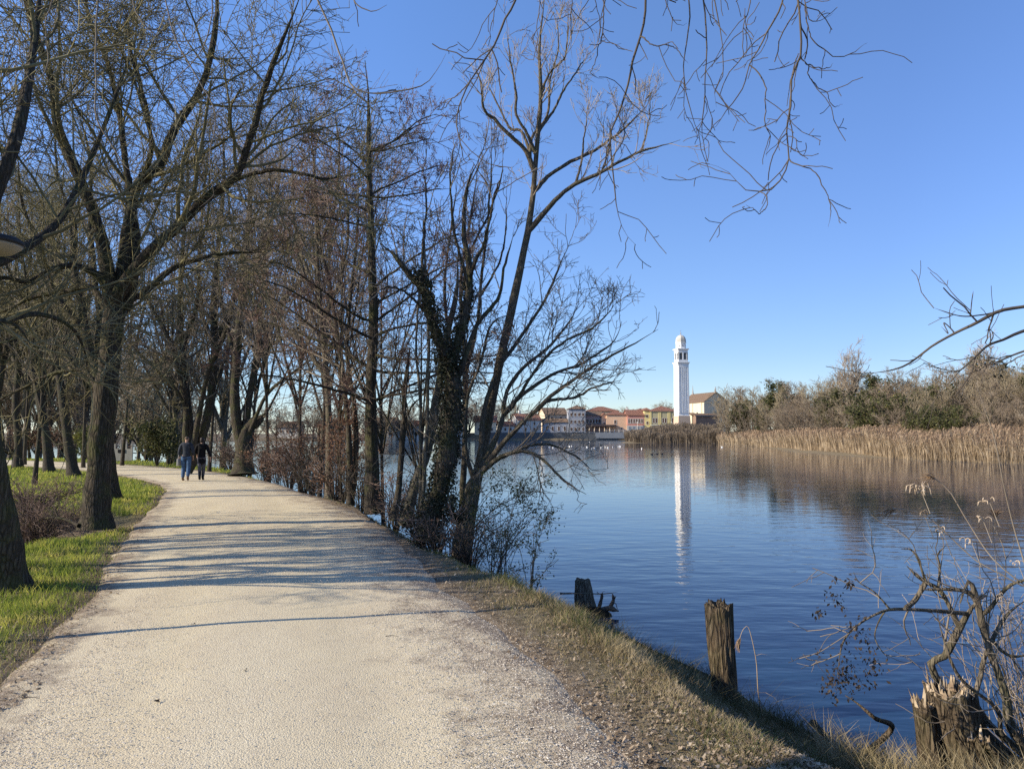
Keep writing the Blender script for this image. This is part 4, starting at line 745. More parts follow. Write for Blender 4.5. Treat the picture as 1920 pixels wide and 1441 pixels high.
for i, (b0, pts, lab) in enumerate([
    ((1990, 5.3), [(1990,1440),(1945,1150),(1900,985),(1880,900),(1866,828),(1845,762),(1828,715)], 'long dark whip stem rising at the right edge across the reeds to the twigs above'),
    ((1960, 5.4), [(1960,1150),(1900,1090),(1830,1050),(1760,985),(1735,966),(1700,955),(1673,953)], 'slanting stem with seed tufts left of the long whip stem'),
    ((1965, 5.4), [(1980,1130),(1920,1095),(1860,1045),(1810,970),(1780,920),(1748,893)], 'straight slanting pale stem crossing over the water beside the whip stem'),
    ((1930, 5.8), [(1910,1380),(1888,1250),(1880,1150),(1868,1060),(1862,990),(1865,965)], 'thin upright stem with papery tuft standing inside the crooked bush'),
    ((1975, 5.5), [(2000,1180),(1940,1140),(1900,1128),(1870,1122),(1845,1115)], 'short pale stem slanting left low at the right edge')]):
    x0 = (b0[0]-960)/F*b0[1]; base = (x0, b0[1], zat(x0, b0[1]))
    reed_stem(lab, [base]+[W(p[0], p[1], b0[1]) for p in pts], .008 if i < 3 else .005, i > 0, 10+i, mt='twig' if i == 0 else 'twig_pale', leafn=0, group='tall stems at the right edge')
for i, (tx, ty, d, lab) in enumerate([(1722,920,5.35,'cluster of curled papery seed husks arching over the slanting stem'), (1728,965,5.4,'brown husk tuft hanging at the fork of the slanting stem'), (1763,1000,5.4,'white papery husk tuft halfway down the slanting stem'), (1852,945,5.4,'pale husk tuft hanging highest at the right above the water'), (1838,975,5.4,'pale husk tuft just below the highest right one'), (1818,1020,5.4,'husk tuft low beside the upright thin stem'), (1905,1060,5.4,'small white husk tuft near the right edge'), (1880,1125,5.4,'pale husk tuft on the crooked bush top')]):
    rng = np.random.default_rng(600+i); c = W(tx, ty, d); root = empty('seed_husk', c, lab, 'seed husk', 'papery seed husks on the stems')
    n = 14 if i == 0 else 7; q0 = c+rng.normal(0, .012, (n, 3))+np.array([0, 0, .02]); a = rng.uniform(0, 6.28, n); L = rng.uniform(.025, .06 if i else .13, n); o = np.stack([np.cos(a), np.sin(a)*.5, np.full(n, .6)], 1)
    Q = np.stack([q0, q0+o*L[:, None]*.45, q0+o*L[:, None]*.8-np.array([0, 0, 1])*L[:, None]*.35, q0+o*L[:, None]*.9-np.array([0, 0, 1])*L[:, None]*.9], 1); RR = np.tile([[.0018, .003, .0048, .001]], (n, 1))
    V, Fc = tubes([(Q, RR, 4)]); mesh_np('husks', V-c, Fc, M['litter'] if i == 1 else M['husk'] if 'husk' in M else M['plume'], root)
    st = [c+np.array([0, 0, .03]), c+np.array([.02, 0, .0]), W(tx+22, ty+42, d)] ; P, R = wlimb(st, .0022, .003, 8); V, Fc = tubes([(P[None], R[None], 4)]); mesh_np('stalk', V-c, Fc, M['twig_pale'], root)
# ---------------------------------------------------------------- grass, leaf litter, stones, reeds
rg2 = np.random.default_rng(400)
def sample(n, r0, r1, a0=-.72, a1=.72, p=1.0):
    u = rg2.random(n); r = r0*(r1/r0)**(u**p); a = rg2.uniform(a0, a1, n); return r*np.sin(a), r*np.cos(a), r
def blades(x, y, hgt, wid, lean, seed):
    rng = np.random.default_rng(seed); n = len(x); z = height(x, y)-.01; a = rng.uniform(0, 6.28, n); s = np.stack([np.cos(a), np.sin(a), np.zeros(n)], 1)*wid[:, None]
    b = rng.uniform(0, 6.28, n); l = (lean*hgt*rng.uniform(.3, 1.3, n))[:, None]*np.stack([np.cos(b), np.sin(b), np.zeros(n)], 1)
    p = np.stack([x, y, z], 1); up = np.array([0, 0, 1.])
    h = hgt[:, None]; V = np.stack([p-s, p+s, p+l*.35+up*h*.55+s*.75, p+l*.35+up*h*.55-s*.75, p+l*.35+up*h*.55-s*.75, p+l*.35+up*h*.55+s*.75, p+l+up*h*.93+s*.12, p+l+up*h*.93-s*.12], 1)
    return V.reshape(-1, 3), np.arange(n*8).reshape(-1, 4)
pathd = lambda x, y: sdf(x, y, PATHPOLY)+.16*wob(x, y, .3)
isleft = lambda x, y: x < -2.6-.3*np.maximum(y-5, 0)*.95
# verge
x, y, r = sample(260000, 4.6, 66, -.72, -.05, 1.0)
pd = pathd(x, y); hol = np.exp(-(((x+10.1)/1.9)**2+((y-15.7)/3.6)**2))
w_ = wob(x, y, .35); w2 = wob(x+7, y, 1.3)
k = isleft(x, y) & (pd > -.25+.25*w_) & (hol < .42+.2*w_) & (rg2.random(len(x)) < np.clip(.75+.9*w2+.5*w_, .12, 1)*sm(-.3, .35, pd))
# the near left corner is trodden and thin
k &= ~((y < 7.5) & (rg2.random(len(x)) > .45+.5*w2))
x, y, r = x[k], y[k], r[k]; hgt = rg2.uniform(.035, .12, len(x))*(1+.9*wob(x, y, .25))*sm(-.4, .5, pathd(x, y))+.02; wid = np.maximum(.0022, r*.00042)
V, Fc = blades(x, y, hgt*(1+.15*(r > 15)), wid, .6, 1); o = mesh_np('grass', V, Fc, M['grass']); tag(o, 'short bright green grass growing on the verge left of the gravel path', 'grass', kind='stuff')
x, y, r = sample(90000, 4.6, 40, -.72, -.1, 1); pd = pathd(x, y); k = isleft(x, y) & (pd > -.2) & (rg2.random(len(x)) < np.clip(.1+.9*wob(x+5, y, .6)+.6*np.exp(-(pd/.5)**2), .02, 1)*.7); x, y, r = x[k], y[k], r[k]
V, Fc = blades(x, y, rg2.uniform(.03, .11, len(x)), np.maximum(.002, r*.0004), 1.0, 8); tag(mesh_np('dry_grass', V, Fc, M['drygrass']), 'yellowed dead blades mixed into the green verge on the left', 'grass', kind='stuff')
# lake bank: dry straw grass, thicker at the crest, rough dark grass on the slope
x, y, r = sample(900000, 3.4, 40, -.6, .72, .9)
pd = pathd(x, y); sd_ = sdf(x, y, SHORE); w_ = wob(x, y, .3); w2 = wob(x+3, y, .9)
sel = ~isleft(x, y) & (pd > .1+.5*w_) & (sd_ > .05) & (sd_ < 6)
crest = np.exp(-((sd_-2.1)/.45)**2)
k = sel & (rg2.random(len(x)) < np.clip(.62+.4*crest+.6*w_+.5*w2, .12, 1)*sm(.0, .9, pd))
xd, yd, rd, cd, sdd = x[k], y[k], r[k], crest[k], sd_[k]
hgt = (.035+.055*cd)*rg2.uniform(.4, 1.5, len(xd))*np.clip(.9+1.3*wob(xd, yd, .22), .3, 2); hgt = np.where(sdd < 1.8, hgt*1.4, hgt)
mixg = rg2.random(len(xd)) < np.clip(.36+.8*wob(xd+20, yd, .5)+.55*sm(8.5, 11, yd)*sm(26, 20, yd), .08, .92)
for msk, nm, mt, lab in ((~mixg, 'dry_grass', 'drygrass', 'straw-coloured dry grass along the crest of the lake bank'), (mixg, 'rough_grass', 'midgrass', 'tufts of dull green grass scattered over the lake bank')):
    V, Fc = blades(xd[msk], yd[msk], hgt[msk], np.maximum(.002, rd[msk]*.00036), .8, 2); tag(mesh_np(nm, V, Fc, M[mt]), lab, 'grass', kind='stuff')
# long sedge tufts hanging over the slope
x, y, r = sample(170000, 4.2, 20, -.1, .74, 1); sd_ = sdf(x, y, SHORE); k = (sd_ > -.05) & (sd_ < 1.75) & (pathd(x, y) > .8) & (rg2.random(len(x)) < np.clip(.25+1.2*wob(x, y, .28), 0, 1))
x, y, r, q = x[k], y[k], r[k], sd_[k]; hgt = rg2.uniform(.08, .30, len(x))*np.clip(1+1.2*wob(x+4, y, .3), .4, 1.7)
V, Fc = blades(x, y, hgt, np.full(len(x), .0026), 1.0, 3); tag(mesh_np('sedge', V, Fc, M['sedge']), 'long drooping sedge on the dark slope above the water', 'sedge', kind='stuff')
x, y, r = sample(60000, 4.2, 9, .38, .78, 1); k = (sdf(x, y, SHORE) > -.1) & (x > 2.6) & (rg2.random(len(x)) < np.clip(.25+1.0*wob(x, y, .2), .02, 1)*.5)
x, y, r = x[k], y[k], r[k]; V, Fc = blades(x, y, rg2.uniform(.12, .38, len(x)), np.full(len(x), .0035), .8, 4); tag(mesh_np('straw_tufts', V, Fc, M['drygrass']), 'pale dry straw around the foot of the broken stump at the lower right', 'dry straw', kind='stuff')
# fallen leaves
def litter(x, y, size, seed, zoff=.012):
    rng = np.random.default_rng(seed); n = len(x); z = height(x, y)+zoff; pd = pathd(x, y); z = np.where(pd < 0, .02+.04*sm(0, 1.6, -pd), z)
    a = rng.uniform(0, 6.28, n); L = rng.uniform(size[0], size[1], n)[:, None]; t = rng.normal(0, .35, (n, 2))
    u = np.stack([np.cos(a), np.sin(a), t[:, 0]], 1)*L; v_ = np.stack([-np.sin(a), np.cos(a), t[:, 1]], 1)*L*.38; p = np.stack([x, y, z], 1); cu = np.array([0, 0, 1])*L*rng.uniform(.0, .35, (n, 1))
    V = np.stack([p-u*.5, p+v_*.9, p+u*.12+cu*.3, p-v_*.9+cu, p+v_*.9, p+u*.55+cu, p-v_*.5+u*.3+cu*.8, p+u*.12+cu*.3], 1)
    return V.reshape(-1, 3), np.arange(n*8).reshape(-1, 4)
x, y, r = sample(420000, 3.4, 30, -.62, .72, .9); pd = pathd(x, y); sd_ = sdf(x, y, SHORE)
k = ~isleft(x, y) & (pd > -.35) & (sd_ > .6) & (rg2.random(len(x)) < np.clip(.45+.9*wob(x, y, .4), .08, 1)*sm(-.4, .9, pd)*np.clip(13/(y+2), .1, 1)*.85)
x1, y1 = x[k], y[k]
x, y, r = sample(60000, 4.6, 20, -.72, -.2, 1); pd = pathd(x, y); k = isleft(x, y) & (pd > -.3) & (pd < 1.4) & (rg2.random(len(x)) < np.clip(.3+.9*wob(x, y, .35), .04, 1)*.6*np.where(y < 9, 1, .45))
V, Fc = litter(np.r_[x1, x[k]], np.r_[y1, y[k]], (.012, .042), 5); tag(mesh_np('leaf_litter', V, Fc, M['litter']), 'curled brown fallen leaves covering the bank and the verge edge', 'fallen leaves', kind='stuff')
# loose gravel
def stones(x, y, z, s, seed):
    rng = np.random.default_rng(seed); n = len(x)
    oc = np.array([[1,0,0],[0,1,0],[-1,0,0],[0,-1,0],[0,0,1],[0,0,-1]], float); f = [(0,1,4,4),(1,2,4,4),(2,3,4,4),(3,0,4,4)]
    Vv = oc[None]*rng.uniform(.6, 1.2, (n, 6, 1))*s[:, None, None]*np.array([1, .8, .55]); a = rng.uniform(0, 6.28, n); c, si = np.cos(a)[:, None], np.sin(a)[:, None]
    V = np.stack([Vv[..., 0]*c-Vv[..., 1]*si+x[:, None], Vv[..., 0]*si+Vv[..., 1]*c+y[:, None], Vv[..., 2]+z[:, None]], -1)
    tri = np.array([(0,1,4),(1,2,4),(2,3,4),(3,0,4)]); return V.reshape(-1, 3), (np.arange(n)[:, None, None]*6+tri[None]).reshape(-1, 3)
x, y, r = sample(420000, 3.6, 19, -.66, .5, 1.0); pd = pathd(x, y)
dens = np.clip(.10+.55*wob(x, y, 1.1), .03, .5)+.55*np.exp(-((pd+.5)/.55)**2)*(x > -3.2-.25*y*.0-.3*np.maximum(y-5, 0))
k = (pd < .9) & (rg2.random(len(x)) < dens*np.where(pd > 0, np.exp(-np.maximum(pd, 0)/.35), 1)); x, y, pd = x[k], y[k], pd[k]
z = np.where(pd < 0, .012+.05*sm(0, 1.6, -pd)-.03*sm(-.12, 0, pd)+.012*wob(x, y, .5), height(x, y))+.001
V, Fc = stones(x, y, z, rg2.uniform(.0025, .0085, len(x))*rg2.uniform(.6, 1.3, len(x)), 6); tag(mesh_np('gravel_stones', V, Fc, M['stone']), 'loose pale gravel chips lying on the path', 'gravel', kind='stuff')
# a few dark twigs and leaves on the path
for i, (px, py, L, lab) in enumerate([(297, 1309, .05, 'curled dark leaf lying on the gravel path, left of its middle'), (365, 1167, .05, 'small dark leaf lying just above the long thin shadow on the path'), (460, 1252, .035, 'dark crumpled leaf on the path below the long thin shadow'), (735, 1192, .12, 'short dark twig lying on the path near the right gravel edge'), (58, 1308, .12, 'short dark twig lying low at the left side of the path')]):
    p = G(px, py, .06); rng = np.random.default_rng(700+i)
    if 'twig' in lab:
        P, R = wlimb([p-[L/2, 0, 0], p+[0, .01, .004], p+[L/2, 0, 0]], .004, .002, 8); V, Fc = tubes([(P[None], R[None], 5)]); o = mesh_np('fallen_twig', V, Fc, M['twig_dark']); tag(o, lab, 'twig')
    else:
        V, Fc = leaves(p+rng.normal(0, .008, (5, 3))*[1, 1, .3], (L*.5, L), rng, .7, -.2); V[:, 2] = p[2]-.012+np.clip(V[:, 2]-p[2], -.01, .03)*.4; o = mesh_np('fallen_leaf', V, Fc, M['deadleaf']); tag(o, lab, 'leaf')
# reed bed on the far right bank
def reedbed(name, lab, n, fn, mst, mpl, hr, seed):
    rng = np.random.default_rng(seed); x, y = fn(rng, n); z = np.maximum(height(x, y), WZ-.3)-.05; n = len(x)
    d = np.hypot(x, y); h = rng.uniform(hr[0], hr[1], n)*(1+.35*wob(x, y, 2.2)+.2*wob(x+9, y, .8)); w = np.maximum(.012, d*.00028)*rng.uniform(.7, 1.4, n)
    ln = rng.normal(0, .14, (n, 2))*h[:, None]; side = np.stack([np.full(n, 1.0), rng.normal(0, .5, n), np.zeros(n)], 1); side = nrm(side)*w[:, None]
    p = np.stack([x, y, z], 1); t = p+np.stack([ln[:, 0], ln[:, 1], h], 1); mid = (p+t)/2+np.stack([ln[:, 0], ln[:, 1], 0*h], 1)*-.15
    lf = np.stack([rng.normal(0, .28, n), rng.normal(0, .28, n), rng.uniform(.05, .35, n)], 1)*h[:, None]*.5; l0 = p+(t-p)*rng.uniform(.3, .8, (n, 1))
    pl = np.stack([rng.normal(.10, .06, n), rng.normal(0, .05, n), rng.uniform(.12, .25, n)], 1)*1.3
    V = np.stack([p-side*.6, p+side*.6, mid+side*.6, mid-side*.6, mid-side*.6, mid+side*.6, t+side*.4, t-side*.4, l0-side*.5, l0+side*.5, l0+lf+side*.1, l0+lf-side*.1, t, t+pl*.5+side*1.6, t+pl, t+pl*.4-side*1.6], 1)
    Fc = np.arange(n*16).reshape(-1, 4); mi = np.tile([0, 0, 0, 1], n)
    return tag(mesh_np(name, V.reshape(-1, 3), Fc, mats=[M[mst], M[mpl]], midx=mi), lab, 'reeds', kind='stuff')
def bedfn(width, px0, px1, lo=-1.6):
    def f(rng, n):
        px = rng.uniform(px0, px1, n*3); d0 = np.interp(px, [1330,1420,1500,1600,1700,1800,1920,2100], [212,168,124,102,86,77,69,60]); y = d0+rng.uniform(0, 1, n*3)**1.5*width; x = (px-960)/F*y
        s_ = sdf(x, y, SHORE); k = (s_ > lo) & (s_ < 16) & (rng.random(n*3) < np.clip(1.1-(s_/14), .3, 1)); return x[k][:n], y[k][:n]
    return f
reedbed('reeds', 'broad band of straw-coloured reeds along the far right waterline', 42000, bedfn(30, 1345, 2100), 'reed', 'plume', (1.9, 3.1), 801)
def f2(rng, n):
    px = rng.uniform(1172, 1352, n*2); y = np.interp(px, [1172,1190,1250,1352], [246,237,232,226])+rng.uniform(0, 1, n*2)**1.4*26; x = (px-960)/F*y; s_ = sdf(x, y, SHORE); k = s_ > -.8; return x[k][:n], y[k][:n]
M['sedgebrown'] = leafmat('brown_marsh', [(.3, (.12, .09, .06)), (.55, (.20, .155, .11)), (.75, (.30, .24, .17))], .5, .2)
reedbed('marsh_plants', 'dull brown low marsh plants on the shore in front of the white tower', 16000, f2, 'sedgebrown', 'sedgebrown', (1.6, 3.4), 802)

# ---------------------------------------------------------------- town
def walls(name, c, var=.08): return varied(name, [(.3, tuple(k*(1-var) for k in c)), (.7, tuple(min(1, k*(1+var)) for k in c))], .35, 6, .9, .1)
M['pane'] = flat('window_glass_dark', (.035, .04, .05), .15, .5); M['shutter'] = flat('shutter_dark', (.10, .06, .045), .7); M['trim'] = flat('trim_white', (.62, .60, .55), .8); M['glass_grey'] = flat('window_glass_grey', (.16, .19, .23), .15, .5)  # last glass is a paler plain grey, for ground-floor panes
def rooftile(name, a, b_):
    m, t, b = mat(name, .9, .1); v = coords(t, (1, 1, 1)); wv = nd(t, 'ShaderNodeTexWave', wave_type='BANDS', bands_direction='X'); wv.inputs['Scale'].default_value = 3.2; wv.inputs['Distortion'].default_value = .6
    t.links.new(v, wv.inputs['Vector']); c = ramp(t, noise(t, v, 2.5, 6, .7), [(.3, a), (.65, b_)]); t.links.new(mix(t, .3, c, wv.outputs[0], 'MULTIPLY'), b.inputs['Base Color']); bump(t, b, wv.outputs[0], .8, .06); return m
M['roof'] = rooftile('roof_tiles_red', (.23, .11, .075), (.38, .20, .14)); M['roofb'] = rooftile('roof_tiles_brown', (.17, .11, .075), (.32, .225, .155))
ZT = 2.1
def house(name, label, px0, px1, d, deep, eave, ridge, wall, roof='roof', wins=(), gable='x', rot=0.0, over=.5, chim=(), cat='house', zb=ZT, hip=False, sidewins=(), ground_wall=None, extra=None):
    """px extents and roof rows as seen at distance d; windows as (fx, fz, w, h) in fractions of front and metres"""
    x0, x1 = (px0-960)/F*d, (px1-960)/F*d; w = x1-x0; he = CAMH+(HOR-eave)/F*d-zb; hr = CAMH+(HOR-ridge)/F*d-zb
    root = empty(name, (x0, d, zb), label, cat, None, rot); wm = M[wall] if isinstance(wall, str) else wall
    mb = MB(); mb.box(0, w, 0, deep, -1.5, he)
    if gable == 'y' and not hip: mb.add([(0,0,he),(w,0,he),(w/2,0,hr),(0,deep,he),(w,deep,he),(w/2,deep,hr)], [(0,1,2),(5,4,3)])
    if gable == 'x' and not hip: mb.add([(0,0,he),(0,deep,he),(0,deep/2,hr),(w,0,he),(w,deep,he),(w,deep/2,hr)], [(2,1,0),(3,4,5)])
    mb.build('wall', wm, root)
    r = MB(); t_ = .22; o = over; ho = he-(hr-he)*o/((w if gable == 'y' else deep)/2)
    if hip:
        k = min(w, deep)/2
        if w >= deep: a, b_ = (k, deep/2, hr), (w-k, deep/2, hr)
        else: a, b_ = (w/2, k, hr), (w/2, deep-k, hr)
        c4 = [(-o,-o,he+.02),(w+o,-o,he+.02),(w+o,deep+o,he+.02),(-o,deep+o,he+.02)]
        r.add(c4+[a, b_]+[(p[0], p[1], p[2]-t_) for p in c4], ([(0,1,5,4),(1,2,5),(2,3,4,5),(3,0,4)] if w >= deep else [(0,1,4),(1,2,5,4),(2,3,5),(3,0,4,5)])+[(6,7,1,0),(7,8,2,1),(8,9,3,2),(9,6,0,3),(9,8,7,6)])
    elif gable == 'x':
        pts = [(-o,-o,ho),(w+o,-o,ho),(w+o,deep/2,hr),(-o,deep/2,hr),(w+o,deep+o,ho),(-o,deep+o,ho)]
        r.add([(p[0], p[1], p[2]+t_) for p in pts]+[(p[0], p[1], p[2]+.01) for p in pts], [(0,1,2,3),(3,2,4,5),(7,6,9,8),(8,9,11,10),(6,7,1,0),(10,5,4,11)[::1],(0,3,9,6),(3,5,11,9),(1,7,8,2),(2,8,10,4)] if False else [(0,1,2,3),(3,2,4,5),(9,8,7,6),(11,10,8,9),(6,7,1,0),(5,4,10,11),(6,0,3,9),(9,3,5,11),(1,7,8,2),(2,8,10,4)])
    else:
        pts = [(-o,-o,ho),(w/2,-o,hr),(w/2,deep+o,hr),(-o,deep+o,ho),(w+o,-o,ho),(w+o,deep+o,ho)]
        r.add([(p[0], p[1], p[2]+t_) for p in pts]+[(p[0], p[1], p[2]+.01) for p in pts], [(0,1,2,3),(1,4,5,2),(9,8,7,6),(8,11,10,7),(6,7,1,0),(7,10,4,1),(3,2,8,9),(2,5,11,8),(0,3,9,6),(4,10,11,5)])
    ro = r.build('roof', M[roof], root)
    for fx, fd in chim: MB().box(w*fx-.4, w*fx+.4, deep*fd-.4, deep*fd+.4, he, hr+1.3).box(w*fx-.5, w*fx+.5, deep*fd-.5, deep*fd+.5, hr+1.3, hr+1.5).build('chimney', M['trim'], ro)
    if ground_wall: MB().box(-.06, w+.06, -.06, deep*.5, -.3, ground_wall[1]).build('ground_floor_wall', M[ground_wall[0]], root)
    def win(x_, z_, ww, wh, side, k):
        off = .07 if not ground_wall or z_ > ground_wall[1] else .13
        f = MB(); g = MB()
        if side:
            f.box(-off-.05, -.001, x_-ww/2-.12, x_+ww/2+.12, z_-.14, z_); f.box(-off-.03, -.001, x_-ww/2-.12, x_-ww/2, z_, z_+wh); f.box(-off-.03, -.001, x_+ww/2, x_+ww/2+.12, z_, z_+wh); f.box(-off-.03, -.001, x_-ww/2-.12, x_+ww/2+.12, z_+wh, z_+wh+.14); g.box(-off, -.002, x_-ww/2, x_+ww/2, z_, z_+wh)
        else:
            f.box(x_-ww/2-.12, x_+ww/2+.12, -off-.08, -.001, z_-.14, z_); f.box(x_-ww/2-.12, x_-ww/2, -off-.04, -.001, z_, z_+wh); f.box(x_+ww/2, x_+ww/2+.12, -off-.04, -.001, z_, z_+wh); f.box(x_-ww/2-.12, x_+ww/2+.12, -off-.04, -.001, z_+wh, z_+wh+.14); g.box(x_-ww/2, x_+ww/2, -off, -.002, z_, z_+wh)
        fo = f.build('window', M['trim'], root); g.build('pane', M[k], fo)
    for q in wins: win(q[0]*w, q[1], q[2], q[3], False, q[4] if len(q) > 4 else 'shutter')
    for q in sidewins: win(q[0]*deep, q[1], q[2], q[3], True, 'shutter')
    if extra: extra(root, w, deep, he, hr)
    return root
for nm, c in (('w_white', (.50,.48,.45)), ('w_cream', (.58,.47,.34)), ('w_bluegrey', (.27,.28,.31)), ('w_mauve', (.36,.26,.24)), ('w_beige', (.46,.36,.25)), ('w_orange', (.66,.43,.28)), ('w_pink', (.50,.25,.20)), ('w_grey', (.33,.32,.31)), ('w_yellow', (.58,.49,.24)), ('w_olive', (.37,.34,.22)), ('w_church', (.62,.54,.40)), ('w_brick', (.24,.165,.125)), ('w_tower', (.76,.75,.72)), ('w_towerbase', (.50,.38,.28)), ('w_wall', (.10,.105,.11)), ('w_wallpale', (.20,.215,.235))): M[nm] = walls(nm, c)
house('white_house', 'white gabled house at the left end of the waterfront, gable towards the sun', 972, 1018, 348, 12, 787, 775, 'w_white', wins=[(.3,3.6,1,1.4),(.7,3.6,1,1.4),(.3,.8,1,1.6),(.7,.8,1,1.6)], gable='x', rot=.35, chim=((.25,.5),(.8,.5)), sidewins=[(.35,3,1,1.4),(.65,3,1,1.4)])
house('white_house', 'low whitish house far left seen through the willow twigs', 940, 966, 346, 9, 798, 790, 'w_white', wins=[(.3,1,1,1.3),(.7,1,1,1.3)], gable='x', rot=.3)
house('cream_house', 'cream house with sloping brown roof behind the waterfront, left of the tall blue-grey house', 1022, 1066, 366, 12, 776, 764, 'w_cream', 'roofb', wins=[(.3,6.5,1,1.4),(.7,6.5,1,1.4)], gable='x', rot=.25)
house('grey_house', 'lower grey-white house between the white gabled house and the tall blue-grey one', 1018, 1066, 352, 10, 791, 785, 'w_bluegrey', 'roofb', wins=[(.15,1,1,2),(.38,1,1,2),(.62,1,1,2),(.85,1,1,2)], gable='x')
house('tall_house', 'tall blue-grey shaded house with three rows of dark windows', 1066, 1098, 351, 11, 766, 759, 'w_bluegrey', 'roofb', wins=[(fx, z_, 1.0, 1.5) for z_ in (1.0, 4.4, 7.8) for fx in (.16, .39, .62, .85)], hip=True)
house('back_house', 'long beige house with red hipped roof behind the waterfront row', 1098, 1160, 378, 14, 770, 761, 'w_beige', wins=[(fx, 7.6, 1.1, 1.2) for fx in (.1, .28, .46, .64, .82)], hip=True)
house('mauve_house', 'dull mauve house with yellowish roof beside the dark veranda', 1098, 1128, 358, 10, 778, 771, 'w_mauve', 'roofb', wins=[(fx, 4.6, 1.0, 1.9) for fx in (.12, .32, .5, .68, .86)], gable='x')
house('orange_house', 'pale orange house with low red gable roof in the middle of the waterfront', 1137, 1176, 353, 11, 777, 769, 'w_orange', wins=[(.42,4.3,1.0,1.7),(.72,1.6,.6,1.0)], hip=True)
house('orange_annex', 'narrow orange wing set against the left side of the pale orange house', 1128, 1137, 355, 8, 779, 774, 'w_orange', wins=[(.5,3.5,.8,1.5)], gable='y', cat='house')
house('pink_house', 'salmon pink house with a row of narrow windows above a grey ground floor', 1176, 1208, 352, 12, 778, 768, 'w_pink', wins=[(fx, 4.6, .75, 2.0) for fx in (.1,.24,.4,.55,.7,.86)]+[(fx, .4, 1.5, 2.6, 'glass_grey') for fx in (.16,.4,.62,.86)], gable='x', chim=((.12,.6),), ground_wall=('w_grey', 3.4))
house('back_house', 'low red-roofed house between the pink and the yellow house', 1190, 1216, 366, 10, 771, 765, 'w_cream', wins=[(.5,6,1,1.2)], hip=True)
def pil(root, w, deep, he, hr):
    for fx in (.0, .31, .36, .66, .71, 1.0): MB().box(w*fx-.35, w*fx+.35, -.16, -.001, 0, he).build('pilaster', M['w_yellow'], root)
    MB().box(-.3, w+.3, -.35, -.003, 3.5, 3.8).build('cornice', M['trim'], root)
    MB().box(-.4, w+.4, -.45, -.003, he-.35, he).build('eaves_cornice', M['w_grey'], root)
house('yellow_house', 'yellow and grey house with white window bays right beside the white tower', 1220, 1270, 350, 13, 770, 760, 'w_olive', wins=[(fx, 4.7, 1.0, 2.2) for fx in (.12,.20,.47,.55,.83,.91)]+[(.16,.3,2.6,2.6,'glass_grey'),(.51,.3,2.6,2.6,'glass_grey'),(.86,.3,2.2,2.6,'glass_grey')], hip=True, extra=pil)
house('yellow_house', 'narrow yellow block standing for the sunlit left face of the yellow and grey house', 1208, 1219, 352, 12, 769, 764, 'w_yellow', wins=[(.5,7.2,1,1.3),(.5,4.0,1,1.3),(.5,.5,1,2)], hip=True, sidewins=[(.3,4,1,1.3)])  # brighter wall colour paints the sunlit side face of the house next to it
# far left houses behind the bank trees
for i, (a, b_, d, ev, rd, wl_) in enumerate([(520,560,318,800,790,'w_white'),(596,640,320,798,787,'w_cream'),(690,742,326,794,782,'w_cream'),(742,790,330,797,788,'w_white'),(830,872,336,793,781,'w_white'),(890,930,340,790,779,'w_cream')]):
    house('distant_house', ['small white house on the far shore, leftmost seen through the bank trees','cream house on the far shore left of the alder trunk','wide cream house on the far shore just right of the alder trunk','low white house on the far shore behind the snapped tree','white house on the far shore behind the ivy-clad tree','cream house on the far shore behind the leaning poplar'][i], a, b_, d, 9, ev, rd, wl_, 'roof' if i % 2 else 'roofb', wins=[(.2,2,1,1.3),(.5,2,1,1.3),(.8,2,1,1.3)], zb=zat((a-960)/F*d, d)-.2, gable='x')
# veranda with dark canopy
root = empty('veranda', (0, 349.6, ZT), 'dark-roofed open veranda on posts in front of the mauve house', 'veranda')
xa, xb = (1099-960)/F*349.6, (1156-960)/F*349.6
MB().add([(xa,-.0,3.1),(xb,0,3.1),(xb,5,3.9),(xa,5,3.9),(xa,0,3.35),(xb,0,3.35),(xb,5,4.15),(xa,5,4.15)], [(0,3,2,1),(4,5,6,7),(0,1,5,4),(1,2,6,5),(2,3,7,6),(3,0,4,7)]).build('canopy', flat('canopy_dark', (.045,.035,.035)), root)
M['post'] = flat('post_white', (.66,.64,.60))
for i in range(8): x_ = xa+.4+(xb-xa-.8)*i/7; MB().box(x_-.09, x_+.09, .2, .38, 0, 3.12).build('post', M['shutter'], root)
MB().box(xa, xb, 4.7, 4.9, 0, 3.8).build('back_wall', M['w_mauve'], root)
for i in range(5):
    x_ = (1104+i*9.5-960)/F*351; rt = empty('parasol', (x_, 349.0, ZT), ['closed beige parasol standing on the terrace, leftmost of the row','closed beige parasol, second from the left on the terrace','closed beige parasol in the middle of the terrace row','closed beige parasol, fourth from the left on the terrace','closed beige parasol, rightmost of the terrace row'][i], 'parasol', 'closed parasols on the terrace')
    MB().lathe([(.04,0),(.04,2.5)], 6).build('pole', M['post'], rt); MB().lathe([(.26,.9),(.22,1.5),(.06,2.45),(.02,2.6)], 8).build('cloth', M['w_cream'], rt)
